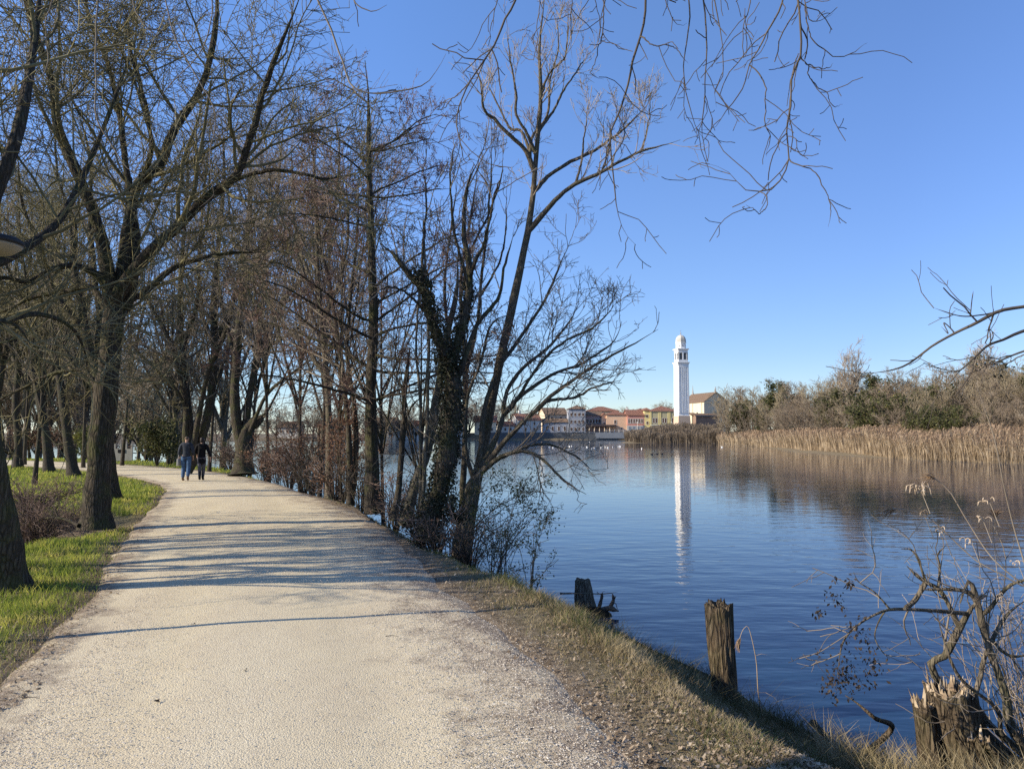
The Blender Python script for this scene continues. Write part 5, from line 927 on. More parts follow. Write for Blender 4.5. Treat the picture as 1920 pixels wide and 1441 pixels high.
# embankment wall with railing
xl, xr = (915-960)/F*347, 62
o = MB().add([(-12,337.9,-3),(18,349.2,-3),(60.5,349.6,-3),(60.5,351.4,-3),(18,351.0,-3),(-12,339.7,-3)]+[(-12,337.9,2.12),(18,349.2,2.12),(60.5,349.6,2.12),(60.5,351.4,2.12),(18,351.0,2.12),(-12,339.7,2.12)], [(0,1,7,6),(1,2,8,7),(2,3,9,8),(3,4,10,9),(4,5,11,10),(5,0,6,11),(6,7,8,9,10,11)])
ew = empty('embankment_wall', (0,0,0), 'dark grey stone embankment wall holding the waterfront above the lake', 'wall')
o.build('wall_face', M['w_wall'], ew)
MB().add([(-12,337.7,2.125),(18,349.0,2.125),(60.6,349.4,2.125),(60.6,350.2,2.125),(18,349.8,2.125),(-12,338.5,2.125)]+[(-12,337.7,2.4),(18,349.0,2.4),(60.6,349.4,2.4),(60.6,350.2,2.4),(18,349.8,2.4),(-12,338.5,2.4)], [(0,1,7,6),(1,2,8,7),(2,3,9,8),(3,4,10,9),(4,5,11,10),(5,0,6,11),(6,7,8,9,10,11)]).build('coping', M['w_wallpale'], ew)
MB().box(39, 56, 349.0, 349.35, -.4, 2.1).build('pale_panel', M['w_wallpale'], ew)
rt = empty('railing', (44, 349.8, 2.4), 'white-posted railing along the waterfront embankment wall', 'railing')
xs = np.linspace(-.0, 34, 18)
for x_ in xs: MB().box(x_-.08, x_+.08, -.08, .08, 0, 1.25).build('post', M['post'], rt)
for zz in (.55, 1.1): MB().box(0, 34, -.025, .025, zz, zz+.05).build('rail', M['post'], rt)
for px, lab in ((1195, 'white street lamp post on the waterfront before the pink house'), (1259, 'white street lamp post on the waterfront before the yellow and grey house'), (1279, 'white lamp post standing right against the tower foot')):
    d = 344 if px > 1210 else 351; x_ = (px-960)/F*d; rt = empty('street_lamp', (x_, d, ZT), lab, 'street lamp', 'street lamps on the waterfront'); MB().lathe([(.10,0),(.07,4.4)], 8).build('pole', M['post'], rt); MB().lathe([(.1,4.4),(.28,4.7),(.3,5.0),(.05,5.2)], 10).build('lantern', M['post'], rt)
# tower
D = 300.0; bx = (1281.5-960)/F*D
tz = lambda py: CAMH+(HOR-py)/F*D-ZT
tw = empty('bell_tower', (bx, D+3, ZT), 'tall white bell tower with octagonal drum and dome on the far shore', 'bell tower', None, math.radians(11))
q4 = math.pi/4; S = 4.4; rs_ = lambda w: w/2*math.sqrt(2)
MB().lathe([(rs_(5.9), -2), (rs_(5.6), 0), (rs_(4.9), tz(779))], 4, rot=q4).build('plinth', M['w_towerbase'], tw)
MB().lathe([(rs_(4.75), tz(779)+.003), (rs_(4.45), tz(778)+.2), (rs_(4.2), tz(684))], 4, rot=q4).build('shaft', M['w_tower'], tw)
zt0, zt1 = tz(774), tz(688)
for side in range(4):
    a = side*math.pi/2; c, s = math.cos(a), math.sin(a)
    def P_(u, v, z): return (c*u-s*v, s*u+c*v, z)
    def slab(u0, u1, v1, z0, z1, nm, m_, w0=4.44, w1=4.2):
        # standing proud of the battered shaft face; u in fractions of the half width
        h0, h1 = w0/2, w1/2
        MB().add([P_(u0*h0, -h0+.05, z0), P_(u1*h0, -h0+.05, z0), P_(u1*h1, -h1+.05, z1), P_(u0*h1, -h1+.05, z1), P_(u0*h0, -h0-v1, z0), P_(u1*h0, -h0-v1, z0), P_(u1*h1, -h1-v1, z1), P_(u0*h1, -h1-v1, z1)], [(0,1,2,3),(7,6,5,4),(0,4,5,1),(1,5,6,2),(2,6,7,3),(3,7,4,0)]).build(nm, m_, tw)
    for u0, u1 in ((-1.0, -.74), (-.40, -.26), (-.06+.0, .08), (.28, .42), (.76, 1.0)): slab(u0, u1, .20, zt0, zt1, 'pilaster', M['w_tower'])
    slab(-1, 1, .21, zt1, zt1+.9, 'frieze', M['w_tower'], 4.2, 4.2)
    for k_ in (-.57, -.16, .18, .60):     # round heads of the recesses
        MB().add([P_(k_*2.1+.36*math.cos(t_), -2.1-.10, zt1-.35+.36*math.sin(t_)) for t_ in np.linspace(0, math.pi, 9)]+[P_(k_*2.1+.36, -2.1-.10, zt1+.02), P_(k_*2.1-.36, -2.1-.10, zt1+.02)], [(8, 7, 6, 5, 4, 10), (4, 3, 2, 1, 0, 9), (4, 9, 10)]).build('recess_head', M['w_tower'], tw)
z1 = tz(684)
MB().lathe([(rs_(4.5), z1), (rs_(4.7), z1+.7), (rs_(5.3), z1+1.0), (rs_(5.3), z1+1.35), (rs_(4.6), z1+1.36)], 4, rot=q4).build('lower_cornice', M['w_tower'], tw)
z2 = z1+1.36; z3 = tz(655)
MB().lathe([(rs_(4.15), z2), (rs_(4.15), z2+1.0)], 4, rot=q4).build('belfry_base', M['w_tower'], tw)
MB().lathe([(rs_(2.9), z2+1.0), (rs_(2.9), z3-.8)], 4, rot=q4).build('belfry_shade_block', M['pane'], tw)  # dark block stands in for the shade inside the open belfry
MB().lathe([(rs_(4.15), z3-1.05), (rs_(4.15), z3)], 4, rot=q4).build('belfry_head', M['w_tower'], tw)
for side in range(4):
    a = side*math.pi/2; c, s = math.cos(a), math.sin(a)
    def P_(u, v, z): return (c*u-s*v, s*u+c*v, z)
    for u0, u1 in ((-2.07, -1.45), (-.28, .28), (1.45, 2.07)):
        MB().add([P_(u, v, z) for z in (z2+1.001, z3-1.051) for u, v in ((u0,-2.07),(u1,-2.07),(u1,-1.5),(u0,-1.5))], [(0,3,2,1),(4,5,6,7),(0,1,5,4),(1,2,6,5),(2,3,7,6),(3,0,4,7)]).build('belfry_pier', M['w_tower'], tw)
    for cx in (-.865, .865):
        n = 8; zc = z3-1.05-.59; arc = [P_(cx+.585*math.cos(t_), -2.0, zc+.585*math.sin(t_)) for t_ in np.linspace(0, math.pi, n+1)]; arcb = [(p[0]-s*.4*-1*0, p[1], p[2]) for p in arc]
        vs = arc+[P_(cx+.585, -2.0, z3-1.052), P_(cx-.585, -2.0, z3-1.052)]
        MB().add(vs, [tuple(range(0, n//2+1))+(n+1,), tuple(range(n//2, n+1))+(n+2,), (n//2, n+2, n+1)]).build('arch', M['w_tower'], tw)
MB().lathe([(rs_(4.2), z3+.001), (rs_(5.0), z3+.35), (rs_(5.0), z3+.65), (rs_(4.3), z3+.66)], 4, rot=q4).build('upper_cornice', M['w_tower'], tw)
z4 = z3+.66; z5 = tz(640)
MB().lathe([(2.02, z4), (2.0, z5-.3), (2.2, z5-.25), (2.2, z5)], 8, rot=math.pi/8).build('drum', M['w_tower'], tw)
zd = tz(625)-z5
MB().lathe([(2.1, z5+.001)]+[(2.08*(1-q**2.8)**(1/1.75)+.03, z5+.1+(zd-.1)*q) for q in (0, .25, .45, .6, .72, .82, .9, .96, 1.0)], 8, rot=math.pi/8).build('dome', walls('w_dome', (.50,.48,.43), .2), tw)
for i in range(8):
    a = i*math.pi/4; MB().box(-.18, .18, -.06, .0, z4+.9, z5-1.1).build('drum_opening', M['pane'], tw).matrix_local = __import__('mathutils').Matrix.Rotation(a, 4, 'Z') @ __import__('mathutils').Matrix.Translation((0, -1.87, 0))
zf = z5+zd; MB().lathe([(.25, zf-.1), (.12, zf+.4), (.3, zf+.7), (.05, zf+1.0), (.03, zf+2.2)], 8).box(-.35, .35, -.03, .03, zf+1.6, zf+1.68).build('finial', M['w_grey'], tw)
# church
def ch(root, w, deep, he, hr):
    for yy in (.12, .5, .86): MB().box(-.28, -.001, deep*yy-.35, deep*yy+.35, -.5, he-.02).build('buttress', M['w_church'], root)
    for yy in (.3, .68): MB().add([(-.12, deep*yy+.7*math.cos(t_), he*.60+.9*math.sin(t_)) for t_ in np.linspace(0, 2*math.pi, 13)[:-1]], [tuple(range(12))]).build('round_window', M['pane'], root)
    MB().box(-.25, w+.25, -.22, -.001, he-.7, he-.02).build('cornice', M['w_church'], root)
    for xx in (.0, .32, .68, 1.0): MB().box(w*xx-.4, w*xx+.4, -.25, -.002, -.5, he-.71).build('pilaster', M['w_church'], root)
    for xx, yy, hh in ((.5, .02, 0), (.5, .97, 1.8)): MB().lathe([(.5, hr-.1), (.45, hr+.7), (.22, hr+.8), (.3, hr+1.6), (.12, hr+2.0), (.18, hr+2.3), (.02, hr+2.6+hh)], 8, w*xx, deep*yy).build('finial', M['w_grey'], root)
house('church', 'cream church with brown gabled roof partly hidden behind trees right of the tower', 1321, 1370, 318, 20, 752, 735, 'w_church', 'roofb', gable='y', rot=math.radians(16), extra=ch, cat='church')
house('church_annex', 'low brick building with brown lean roof in front of the church', 1308, 1352, 306, 10, 781, 775, 'w_brick', 'roofb', gable='x', rot=math.radians(12), cat='building')
house('church_porch', 'small pale porch building squeezed between tower and church', 1297, 1308, 310, 8, 778, 774, 'w_church', 'roofb', gable='x', rot=math.radians(12), cat='building')
# ---------------------------------------------------------------- birds on the lake
M['bird_white'] = flat('feather_white', (.78,.78,.76), .6); M['bird_dark'] = flat('feather_dark', (.03,.03,.035), .6); M['beak'] = flat('beak', (.55,.33,.08), .5)
def bird(name, label, px, py, s, mt, group, rz):
    p = G(px, py, WZ); rt = empty(name, p, label, 'bird', group, rz)
    def ell(cx, cz, a, b_, c_, nose=0):
        V = []; Fq = []; n, m_ = 10, 7
        for j in range(m_):
            t_ = math.pi*j/(m_-1)
            for i in range(n):
                q = 2*math.pi*i/n; k = math.sin(t_)
                V.append((cx-a*math.cos(t_), b_*k*math.cos(q), cz+c_*k*math.sin(q)+(nose*(-math.cos(t_))**3 if nose else 0)))
        for j in range(m_-1):
            for i in range(n): Fq.append((j*n+i, j*n+(i+1) % n, (j+1)*n+(i+1) % n, (j+1)*n+i))
        return V, Fq
    b = MB(); b.add(*ell(0, .06*s, .26*s, .12*s, .11*s, -.05*s)); P, R = wlimb([(.17*s,0,.08*s),(.24*s,0,.17*s),(.25*s,0,.25*s)], .05*s, .035*s, 8); V, Fc = tubes([(P[None], R[None], 8)]); b.add(V, Fc.tolist()); b.add(*ell(.27*s, .27*s, .065*s, .05*s, .05*s)); b.build('body', mt, rt, True)
    MB().lathe([(.022*s, 0), (.004*s, .08*s)], 6).build('beak', M['beak'], rt).matrix_local = __import__('mathutils').Matrix.Translation((.32*s, 0, .265*s)) @ __import__('mathutils').Matrix.Rotation(math.pi/2, 4, 'Y')
for i, (px, py) in enumerate([(1037,839),(1068,837),(1072,836),(1092,838),(1101,838),(1105,829),(1110,841),(1115,840),(1127,839),(1135,838),(1149,838),(1160,837),(1163,837),(1203,841),(1030,838),(1140,839),(1048,838)]):
    lab = 'white gull floating before the embankment wall, %s of the flock counting from the left' % ORD[sorted([1037,1068,1072,1092,1101,1105,1110,1115,1127,1135,1149,1160,1163,1203,1030,1140,1048]).index(px)]
    bird('gull', lab, px, py, .85, M['bird_white'], 'white gulls on the lake', (i*2.3) % 6.28)
bird('gull', 'white gull floating alone in front of the church side of the reeds', 1354, 838, .9, M['bird_white'], 'white gulls on the lake', 2.9)
bird('egret', 'white bird standing at the far right reed edge', 1792, 864, .8, M['bird_white'], 'white gulls on the lake', .5)
for px, py, n_ in ((1222,852,'left of the three'),(1232,851,'middle one of the three'),(1241,851,'right of the three')): bird('duck', 'small dark duck on open water, %s near the tower reflection' % n_, px, py, .8, M['bird_dark'], 'dark ducks on the lake', 0.2)

# ---------------------------------------------------------------- people
def skin(name, chains, m_, parent, sub=2, root0=True):
    """chains: list of lists of (x,y,z,r[,ry]); points shared by coordinates are joined"""
    me = bpy.data.meshes.new(name); vs = []; es = []; rd = []; key = {}
    for ch_ in chains:
        prev = None
        for p in ch_:
            k_ = tuple(round(c, 4) for c in p[:3])
            if k_ not in key: key[k_] = len(vs); vs.append(k_); rd.append((p[3], p[4] if len(p) > 4 else p[3]))
            i = key[k_]
            if prev is not None and prev != i: es.append((prev, i))
            prev = i
    me.from_pydata(vs, es, []); o = bpy.data.objects.new(name, me); COL.objects.link(o)
    o.modifiers.new('s', 'SKIN'); sv = me.skin_vertices[0].data
    for i, r in enumerate(rd): sv[i].radius = r
    sv[0].use_root = True
    s = o.modifiers.new('u', 'SUBSURF'); s.levels = sub; s.render_levels = sub
    bpy.context.view_layer.update(); dg = bpy.context.evaluated_depsgraph_get(); me2 = bpy.data.meshes.new_from_object(o.evaluated_get(dg)); bpy.data.objects.remove(o)
    me2.name = name; me2.materials.clear(); me2.materials.append(m_)
    for p in me2.polygons: p.use_smooth = True
    o = bpy.data.objects.new(name, me2); COL.objects.link(o); o.parent = parent; return o
M['skin'] = flat('skin', (.46,.27,.19), .55, .35, .05, 20); M['navy'] = flat('jacket_navy', (.035,.04,.052), .8, .2, .25, 14); M['black'] = flat('coat_black', (.008,.008,.010), .85, .15, .2, 14); M['jeans'] = flat('jeans_blue', (.06,.11,.20), .85, .15, .3, 16)
M['trousers'] = flat('trousers_grey', (.085,.085,.10), .85, .15, .15, 16); M['shoe'] = flat('shoe_brown', (.13,.085,.06), .7); M['boot'] = flat('boot_black', (.012,.012,.014), .5); M['hair'] = flat('hair_greybrown', (.10,.08,.06), .8, .2, .3, 60); M['hair2'] = flat('hair_dark', (.02,.013,.012), .6, .3, .3, 60); M['bag'] = flat('bag_pale', (.34,.33,.30), .8)
def hand(x, y, z, sgn, dy=0.0):
    """palm with four fingers and a thumb, hanging; starts at the wrist"""
    out = [[(x, y, z, .023, .019), (x, y+.01, z-.05, .032, .015), (x, y+.015, z-.09, .034, .013)]]
    for k_, (o_, L) in enumerate(((-.027, .066), (-.009, .078), (.009, .073), (.027, .056))):
        out.append([(x, y+.015, z-.09, .034, .013), (x+.004*sgn, y+.015+o_, z-.105, .0095), (x-.002*sgn, y+.018+o_, z-.105-L*.55, .0085), (x-.012*sgn, y+.02+o_, z-.105-L, .007)])
    out.append([(x, y+.01, z-.05, .032, .015), (x-.012*sgn, y+.045, z-.075, .011), (x-.016*sgn, y+.055, z-.11, .009)])
    return out
def person(label, px, py, rz, h, P):
    p = G(px, py, .05); rt = empty('person', (p[0], p[1], .055), label, 'person', 'two people walking away on the path', rz); s = h/1.75; rt.scale = (s, s, s)
    pel = (0, 0, .95, .13, .10); ch_ = (0, .02, 1.30, .16, .11); nk = (0, .01, 1.475, .055, .058); waist = (0, .01, 1.10, .125, .095)
    legs = P['legs']; arms = P['arms']; body = [[pel, waist, ch_, (0, .005, 1.42, .10, .07), nk, (0, .02, 1.56, .058, .066), (0, .035, 1.60, .07, .083), (0, .03, 1.67, .072, .088), (0, .02, 1.735, .045, .055)], [(0, .035, 1.60, .07, .083), (0, .115, 1.605, .014, .014)], [(0, .03, 1.67, .072, .088), (.077, .02, 1.635, .012, .016)], [(0, .03, 1.67, .072, .088), (-.077, .02, 1.635, .012, .016)]]
    for L in legs: body.append([pel]+L)
    for A_, sg in arms: body.append([(0, .005, 1.42, .10, .07)]+A_); w_ = A_[-1]; hh = hand(w_[0], w_[1], w_[2]-.004, sg); hh[0] = [w_]+hh[0]; body += hh
    skin('body', body, M['skin'], rt, 2)
    up = P.get('coat_len', .86); g_ = .035
    jc = [[(0, .0, up, P['hem'], P['hem']*.72), (0, .005, 1.02, .165, .125), (0, .015, 1.18, .165, .125), (0, .01, 1.33, .19, .135), (0, .0, 1.44, .12, .09), (0, -.005, 1.52, .08, .078)]]
    for A_, sg in arms: jc.append([(0, .0, 1.44, .12, .09)]+[(q[0], q[1], q[2], q[3]+g_*.75) for q in A_[:-1]]+[(A_[-1][0]*.995+A_[-2][0]*.005, A_[-1][1], A_[-1][2]+.03, A_[-1][3]+.022)])
    skin('jacket', jc, M[P['jacket']], rt, 2)
    tr = [[(0, -.0, 1.0, .135, .10)]]
    for L in legs: tr.append([(0, -.0, 1.0, .135, .10)]+[(q[0], q[1], q[2], q[3]+P['trouser']) for q in L[:-1]])
    skin('trousers', tr, M[P['tr']], rt, 2)
    for L in legs:
        a = L[-2]; f = L[-1]; skin(P['shoename'], [[(a[0], a[1], a[2]+P['shaft'], .048), (a[0], a[1]-.01, a[2]+.02, .055), (f[0], f[1]*.5+a[1]*.5, min(a[2], f[2])-.01, .05, .042), (f[0], f[1]+.04, f[2]-.005, .045, .032)], [(a[0], a[1]-.01, a[2]+.02, .055), (a[0], a[1]-.05, a[2]-.025, .042)]], M[P['shoe']], rt, 2)
    skin('hair', P['hairch'], M[P['hair']], rt, 2)
    return rt
man = person('person in dark jacket and blue jeans walking away, grey-haired, bag hanging at the left hip', 348, 901, math.radians(12), 1.74, dict(
    legs=[[(-.095,0,.90,.088),(-.10,.06,.50,.06),(-.105,-.02,.10,.042),(-.105,.10,.04,.035)], [(.095,0,.90,.088),(.10,.0,.50,.06),(.105,-.16,.15,.042),(.105,-.08,.05,.035)]],
    arms=[([(-.19,0,1.40,.055),(-.255,-.02,1.15,.044),(-.27,.05,.90,.028)], -1), ([(.19,0,1.40,.055),(.25,-.03,1.15,.044),(.24,.08,.95,.028)], 1)],
    coat_len=.76, hem=.165, jacket='navy', trouser=.026, tr='jeans', shoename='shoe', shoe='shoe', shaft=.04, hair='hair', hairch=[[(0,-.005,1.60,.066,.07),(0,.0,1.66,.082,.09),(0,.02,1.735,.062,.07)]]))
bt = MB().add([(-.05,-.12,-.14),(.05,-.12,-.14),(.05,.12,-.14),(-.05,.12,-.14),(-.03,-.15,.14),(.03,-.15,.14),(.03,.15,.14),(-.03,.15,.14)], [(0,3,2,1),(4,5,6,7),(0,1,5,4),(1,2,6,5),(2,3,7,6),(3,0,4,7)])
bg = empty('shoulder_bag', G(336, 901, .05)+np.array([-.03, .0, .72]), 'pale soft bag hanging at the left hip of the walker in jeans', 'bag')
b_ = bt.build('bag_body', M['bag'], bg, True, .02); P, R = wlimb([(0,-.1,.12),(.05,-.05,.45),(.13,.0,.70),(.05,.05,.45),(0,.1,.12)], .012, .012, 16); V, Fc = tubes([(P[None], R[None], 6)]); mesh_np('strap', V, Fc, M['bag'], bg, True)
person('dark-haired person in long black coat and grey trousers walking away, right of the pair', 377, 900, math.radians(10), 1.70, dict(
    legs=[[(-.085,0,.90,.082),(-.06,-.02,.50,.055),(-.04,-.08,.12,.04),(-.05,.0,.05,.034)], [(.085,0,.90,.082),(.07,.08,.50,.055),(.05,.05,.10,.04),(.05,.15,.04,.034)]],
    arms=[([(-.18,0,1.40,.052),(-.25,.0,1.16,.042),(-.20,.12,1.02,.026)], -1), ([(.18,0,1.40,.052),(.27,-.02,1.14,.042),(.34,.02,.90,.026)], 1)],
    coat_len=.62, hem=.18, jacket='black', trouser=.022, tr='trousers', shoename='boot', shoe='boot', shaft=.26, hair='hair2', hairch=[[(0,-.03,1.50,.06,.04),(0,-.015,1.58,.085,.075),(0,-.005,1.66,.09,.095),(0,.02,1.74,.068,.075)]]))

# ---------------------------------------------------------------- stumps, posts, lamp, fence
def stump(name, label, base, top, r0, r1, seed, splint=0, lobes=3, cat='stump', mt='wood_old', amp=.12, hollow=.35, tilt=None, n=56):
    rng = np.random.default_rng(seed); b = np.array(base, float); t_ = np.array(top, float); H = np.linalg.norm(t_-b); ph = rng.uniform(0, 6.28, 6); a = np.linspace(0, 2*math.pi, n, endpoint=False); rows = 26; V = []
    prof = 1+amp*np.sin(lobes*a+ph[0])+amp*.5*np.sin((lobes+2)*a+ph[1])+.045*np.sin(17*a+ph[2])+.03*np.sin(27*a+ph[3])
    rim = .035*H*(np.sin(3*a+ph[4])+.6*np.sin(7*a+ph[5]))*.5+rng.normal(0, .012*H, n)
    for j in range(rows):
        f = j/(rows-1); c = b+(t_-b)*f; r = (r0*(1-f)+r1*f)*(1+.55*max(0, .14-f)/.14*.6); tw = .25*f
        rr_ = r*(np.roll(prof, int(tw*4)))*(1+.03*np.sin(9*f+5*a)); zz = rim*f**3
        V.append(np.stack([c[0]+rr_*np.cos(a), c[1]+rr_*np.sin(a), c[2]+zz], 1))
    for q, dz in ((.82, -.0), (.5, -hollow*.25*H), (.12, -hollow*.4*H)): V.append(np.stack([t_[0]+(V[rows-1][:, 0]-t_[0])*q, t_[1]+(V[rows-1][:, 1]-t_[1])*q, t_[2]+rim*.6*q+dz+rng.normal(0, .008, n)], 1))
    R_ = len(V); V = np.vstack(V); idx = np.arange(R_*n).reshape(R_, n); A = idx[:-1]; C = idx[1:]; Fc = np.stack([A, np.roll(A, -1, 1), np.roll(C, -1, 1), C], -1).reshape(-1, 4)
    rt = empty(name, b, label, cat); mi = np.r_[np.zeros((rows-1)*n), np.ones(n), np.zeros((R_-rows-1)*n)]
    o = mesh_np('wood', V-b, Fc, mats=[M[mt], M['wood_split'] if splint else M[mt]], midx=mi, parent=rt, smooth=True)
    if splint:
        sp_ = MB(); t0_ = t_-b
        for k_ in range(splint):
            q = rng.uniform(0, 6.28); rr_ = r1*rng.uniform(.55, 1.0); c = t0_+np.array([math.cos(q)*rr_, math.sin(q)*rr_, -.03]); h_ = rng.uniform(.02, .12)*(1.9 if math.cos(q) < -.2 and k_ % 3 == 0 else 1); w_ = rng.uniform(.006, .018); d_ = np.array([math.cos(q)*.25+rng.normal(0, .15), math.sin(q)*.2, 1])*h_
            e1 = np.array([-math.sin(q), math.cos(q), 0])*w_; e2 = np.array([math.cos(q), math.sin(q), 0])*w_*.5
            sp_.add([c-e1-e2, c+e1-e2, c+e1+e2, c-e1+e2, c+d_-e1*.15, c+d_+e1*.15, c+d_+e2*.1], [(0,1,5,4),(1,2,6,5),(2,3,4,6),(3,0,4),(4,5,6)])
        sp_.build('splinters', M['splinter'], rt)
    return rt
x_, d_ = (1347-960)/F*7.9, 7.9
stump('wooden_post', 'thick weathered dark post with notched top standing upright at the water edge', (x_+.03, d_, -1.05), W(1347,1133,7.9), .125, .148, 901, cat='post', amp=.05, hollow=.12, lobes=2)
x_ = (1095-960)/F*13
stump('mossy_stump', 'short pale stump on the waterline beyond the thick dark post', (x_+.02, 13.0, -1.2), W(1092,1086,13), .19, .12, 902, amp=.06, hollow=.05, lobes=2, mt='bark_pale')
stump('broken_stump', 'large broken stump with pale splintered top at the lower right', (3.55, 5.75, zat(3.55, 5.75)-.1), W(1780,1293,5.75), .20, .16, 903, splint=80, amp=.14, hollow=.5)
stump('side_stump', 'jagged hollow half stump leaning against the left of the broken stump', (3.28, 5.85, zat(3.28, 5.85)-.1), W(1733,1315,5.8), .13, .075, 904, splint=10, amp=.2, hollow=.5)
stump('small_stump', 'low grey stump end right of the broken stump in the straw', (4.02, 5.6, zat(4.02, 5.6)-.1), W(1835,1385,5.5), .11, .07, 905, splint=6, amp=.15, hollow=.3)
make_tree('driftwood_root', 'tangle of black roots sticking out of the water beside the short pale stump', [wlimb([(1.55,12.75,-1.2), W(1120,1150,12.7), W(1140,1140,12.6), W(1160,1145,12.5)], .06, .04)+(.2,), wlimb([W(1120,1150,12.7), W(1127,1125,12.7), W(1130,1110,12.7)], .04, .02)+(.1,), wlimb([W(1140,1145,12.6), W(1150,1125,12.6), W(1148,1112,12.6)], .04, .02)+(.1,)], 906, bm='twig_dark', tm='twig_dark', cat='root', spec=[dict(dens=9, ln=(.08, .25), ang=(40, 90), wig=.3, up=.05, n=5, rr=.6, minr=.009)])
make_tree('fallen_branch', 'thin pale branch lying across the foot of the short pale stump', [wlimb([W(1050,1112,12.6), W(1100,1112,12.6), W(1130,1113,12.6), W(1158,1109,12.6)], .014, .006)+(.3,)], 907, bm='bark_pale', tm='twig_pale', cat='branch', spec=[dict(dens=3, ln=(.05, .2), ang=(30, 70), wig=.2, up=.05, n=4, rr=.6, minr=.004)])
make_tree('fallen_branch', 'dark half-sunken branch leaning out of the water left of the broken stump', [wlimb([G(1610,1425,-1.15), G(1672,1375,-.95)+[0,0,.05], W(1640,1345,6.6), W(1608,1318,6.8), W(1585,1303,6.9)], .032, .014)+(.5,)], 908, bm='wood_old', tm='twig_dark', cat='branch', spec=[dict(dens=2, ln=(.05, .2), ang=(30, 70), wig=.2, up=0, n=4, rr=.6, minr=.004)])
make_tree('fallen_branch', 'dark rotten stick lying at the waterline in the lower right corner of the slope', [wlimb([G(1525,1355,-.95), G(1545,1375,-.95), G(1600,1420,-1.0), G(1660,1380,-1.05)], .028, .018)+(.5,)], 909, bm='wood_old', tm='twig_dark', cat='branch', spec=[dict(dens=2, ln=(.05, .2), ang=(30, 70), wig=.2, up=0, n=4, rr=.6, minr=.004)])
# park lamp at the left edge, its thin pole throws the long shadow
lx, ly = -4.88, 6.9; zh = W(0, 456, 6.9)[2]
rt = empty('park_lamp', (lx, ly, zat(lx, ly)), 'park lamp with flat dark cap and pale underside cut by the left picture edge', 'street lamp'); z0 = zat(lx, ly)
MB().lathe([(.05, -.2), (.05, .6), (.038, .65), (.034, zh-z0-.25), (.05, zh-z0-.2), (.055, zh-z0-.09)], 14).build('pole', flat('lamp_dark', (.025,.022,.02), .6), rt, True)
MB().lathe([(.055, zh-z0-.09), (.17, zh-z0-.085), (.24, zh-z0-.03), (.255, zh-z0-.012)], 32).build('diffuser', flat('lamp_diffuser', (.30,.26,.20), .6), rt, True)
MB().lathe([(.262, zh-z0-.011), (.265, zh-z0+.03), (.22, zh-z0+.06), (.05, zh-z0+.07), (.02, zh-z0+.075)], 32).build('cap', flat('lamp_cap', (.02,.018,.018), .5), rt, True)
# low wooden gate and fence far behind the forked tree
M['fence'] = flat('fence_grey', (.26,.25,.22), .9)
d = 50.5; xa = (208-960)/F*d; rt = empty('board_fence', (xa, d, zat(xa, d)-.05), 'low pale board fence beyond the path, just right of the forked tree trunk', 'fence')
for i in range(5): MB().box(i*.38-.05, i*.38+.05, -.05, .05, 0, 1.25).build('post', M['fence'], rt)
MB().box(-.05, 1.6, -.09, -.051, .12, .92).build('boards', M['fence'], rt); MB().box(.62, 1.1, -.12, -.092, .66, .88).build('dark_plate', M['black'], rt)
d = 57; xa = -34.5; rt = empty('wire_fence', (xa, d, zat(xa, d)-.05), 'dark post and rail fence along the far side of the path at the left', 'fence')
for i in range(9): MB().box(i*1.1-.05, i*1.1+.05, -.05, .05, 0, 1.1).build('post', M['shutter'], rt)
for zz in (.45, .95): MB().box(0, 8.8, .055, .09, zz, zz+.07).build('rail', M['shutter'], rt)

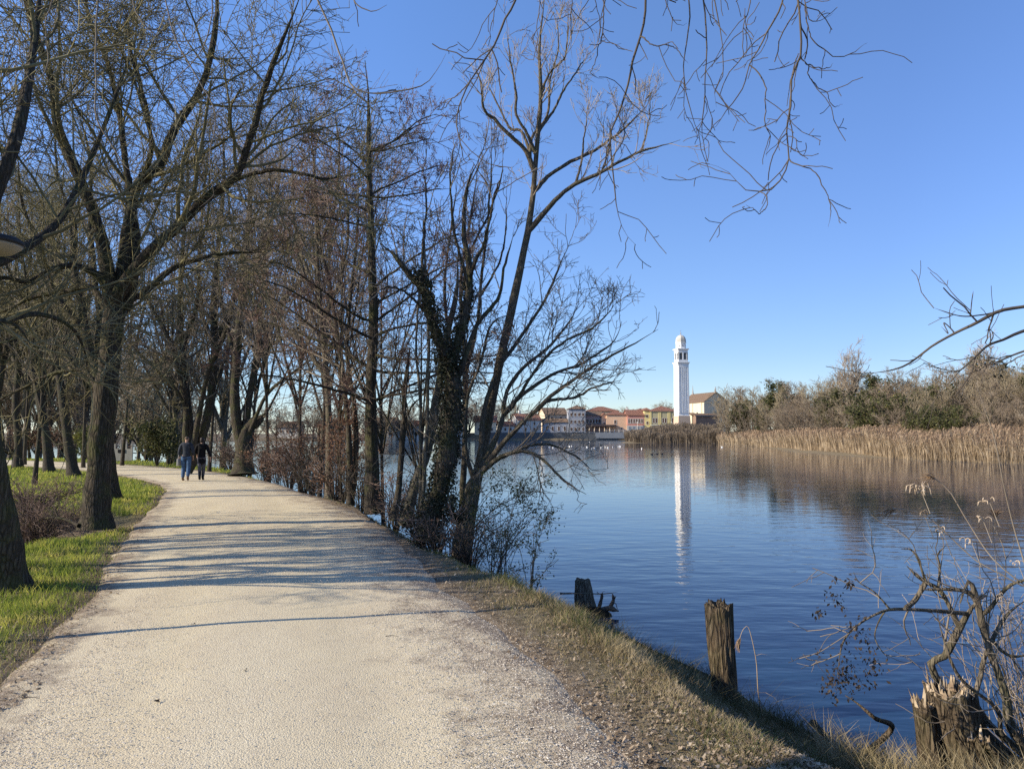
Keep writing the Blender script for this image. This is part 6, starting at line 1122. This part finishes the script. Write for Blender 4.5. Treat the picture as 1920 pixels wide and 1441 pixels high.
# ---------------------------------------------------------------- light, sky, camera
EL, AZ = math.radians(24), math.atan2(-.962, -.27)          # compass angle of the sun, measured from +Y towards +X
w = bpy.data.worlds.new('World'); SC.world = w; w.use_nodes = True; t = w.node_tree; bg_ = t.nodes['Background']
sk = nd(t, 'ShaderNodeTexSky', sky_type='NISHITA'); sk.sun_disc = False; sk.sun_elevation = EL; sk.sun_rotation = AZ % (2*math.pi)
sk.altitude = 0; sk.air_density = 1.0; sk.dust_density = SKY_DUST; sk.ozone_density = SKY_OZ
tcw = nd(t, 'ShaderNodeTexCoord'); sx = nd(t, 'ShaderNodeSeparateXYZ'); t.links.new(tcw.outputs['Generated'], sx.inputs[0])
tint = ramp(t, sx.outputs[2], [(0, (.67, .73, 1.0)), (.10, (.68, .74, 1.04)), (.30, (.80, .89, 1.27)), (.55, (.95, 1.08, 1.48))])
side = ramp(t, mathn(t, 'MULTIPLY_ADD', sx.outputs[0], .5, .5), [(0, (1.22, 1.27, 1.2)), (.42, (1.27, 1.38, 1.34)), (.6, (1.12, 1.17, 1.10)), (.72, (.97, 1.02, 1.0))])
t.links.new(mix(t, 1.0, mix(t, 1.0, sk.outputs[0], tint, 'MULTIPLY'), side, 'MULTIPLY'), bg_.inputs[0]); bg_.inputs[1].default_value = SKY_STR
sun = bpy.data.lights.new('sun', 'SUN'); sun.energy = SUN; sun.angle = math.radians(.5); sun.color = (1.0, .89, .71)
so = bpy.data.objects.new('sun', sun); COL.objects.link(so)
sd3 = Vector((math.sin(AZ)*math.cos(EL), math.cos(AZ)*math.cos(EL), math.sin(EL))); so.rotation_euler = sd3.to_track_quat('Z', 'Y').to_euler(); so.location = sd3*30
cam = bpy.data.cameras.new('camera'); cam.sensor_width = 36; cam.lens = 36*F/1920; cam.clip_end = 6000; cam.clip_start = .05
co = bpy.data.objects.new('camera', cam); COL.objects.link(co); co.location = (0, 0, CAMH); co.rotation_euler = (math.pi/2+TH, 0, 0); SC.camera = co
SC.view_settings.view_transform = 'Standard'; SC.view_settings.look = 'None'; SC.view_settings.exposure = EXPO; SC.view_settings.gamma = 1
SC.cycles.max_bounces = 6; SC.cycles.diffuse_bounces = 3; SC.cycles.glossy_bounces = 3; SC.cycles.transmission_bounces = 2; SC.cycles.use_denoising = False
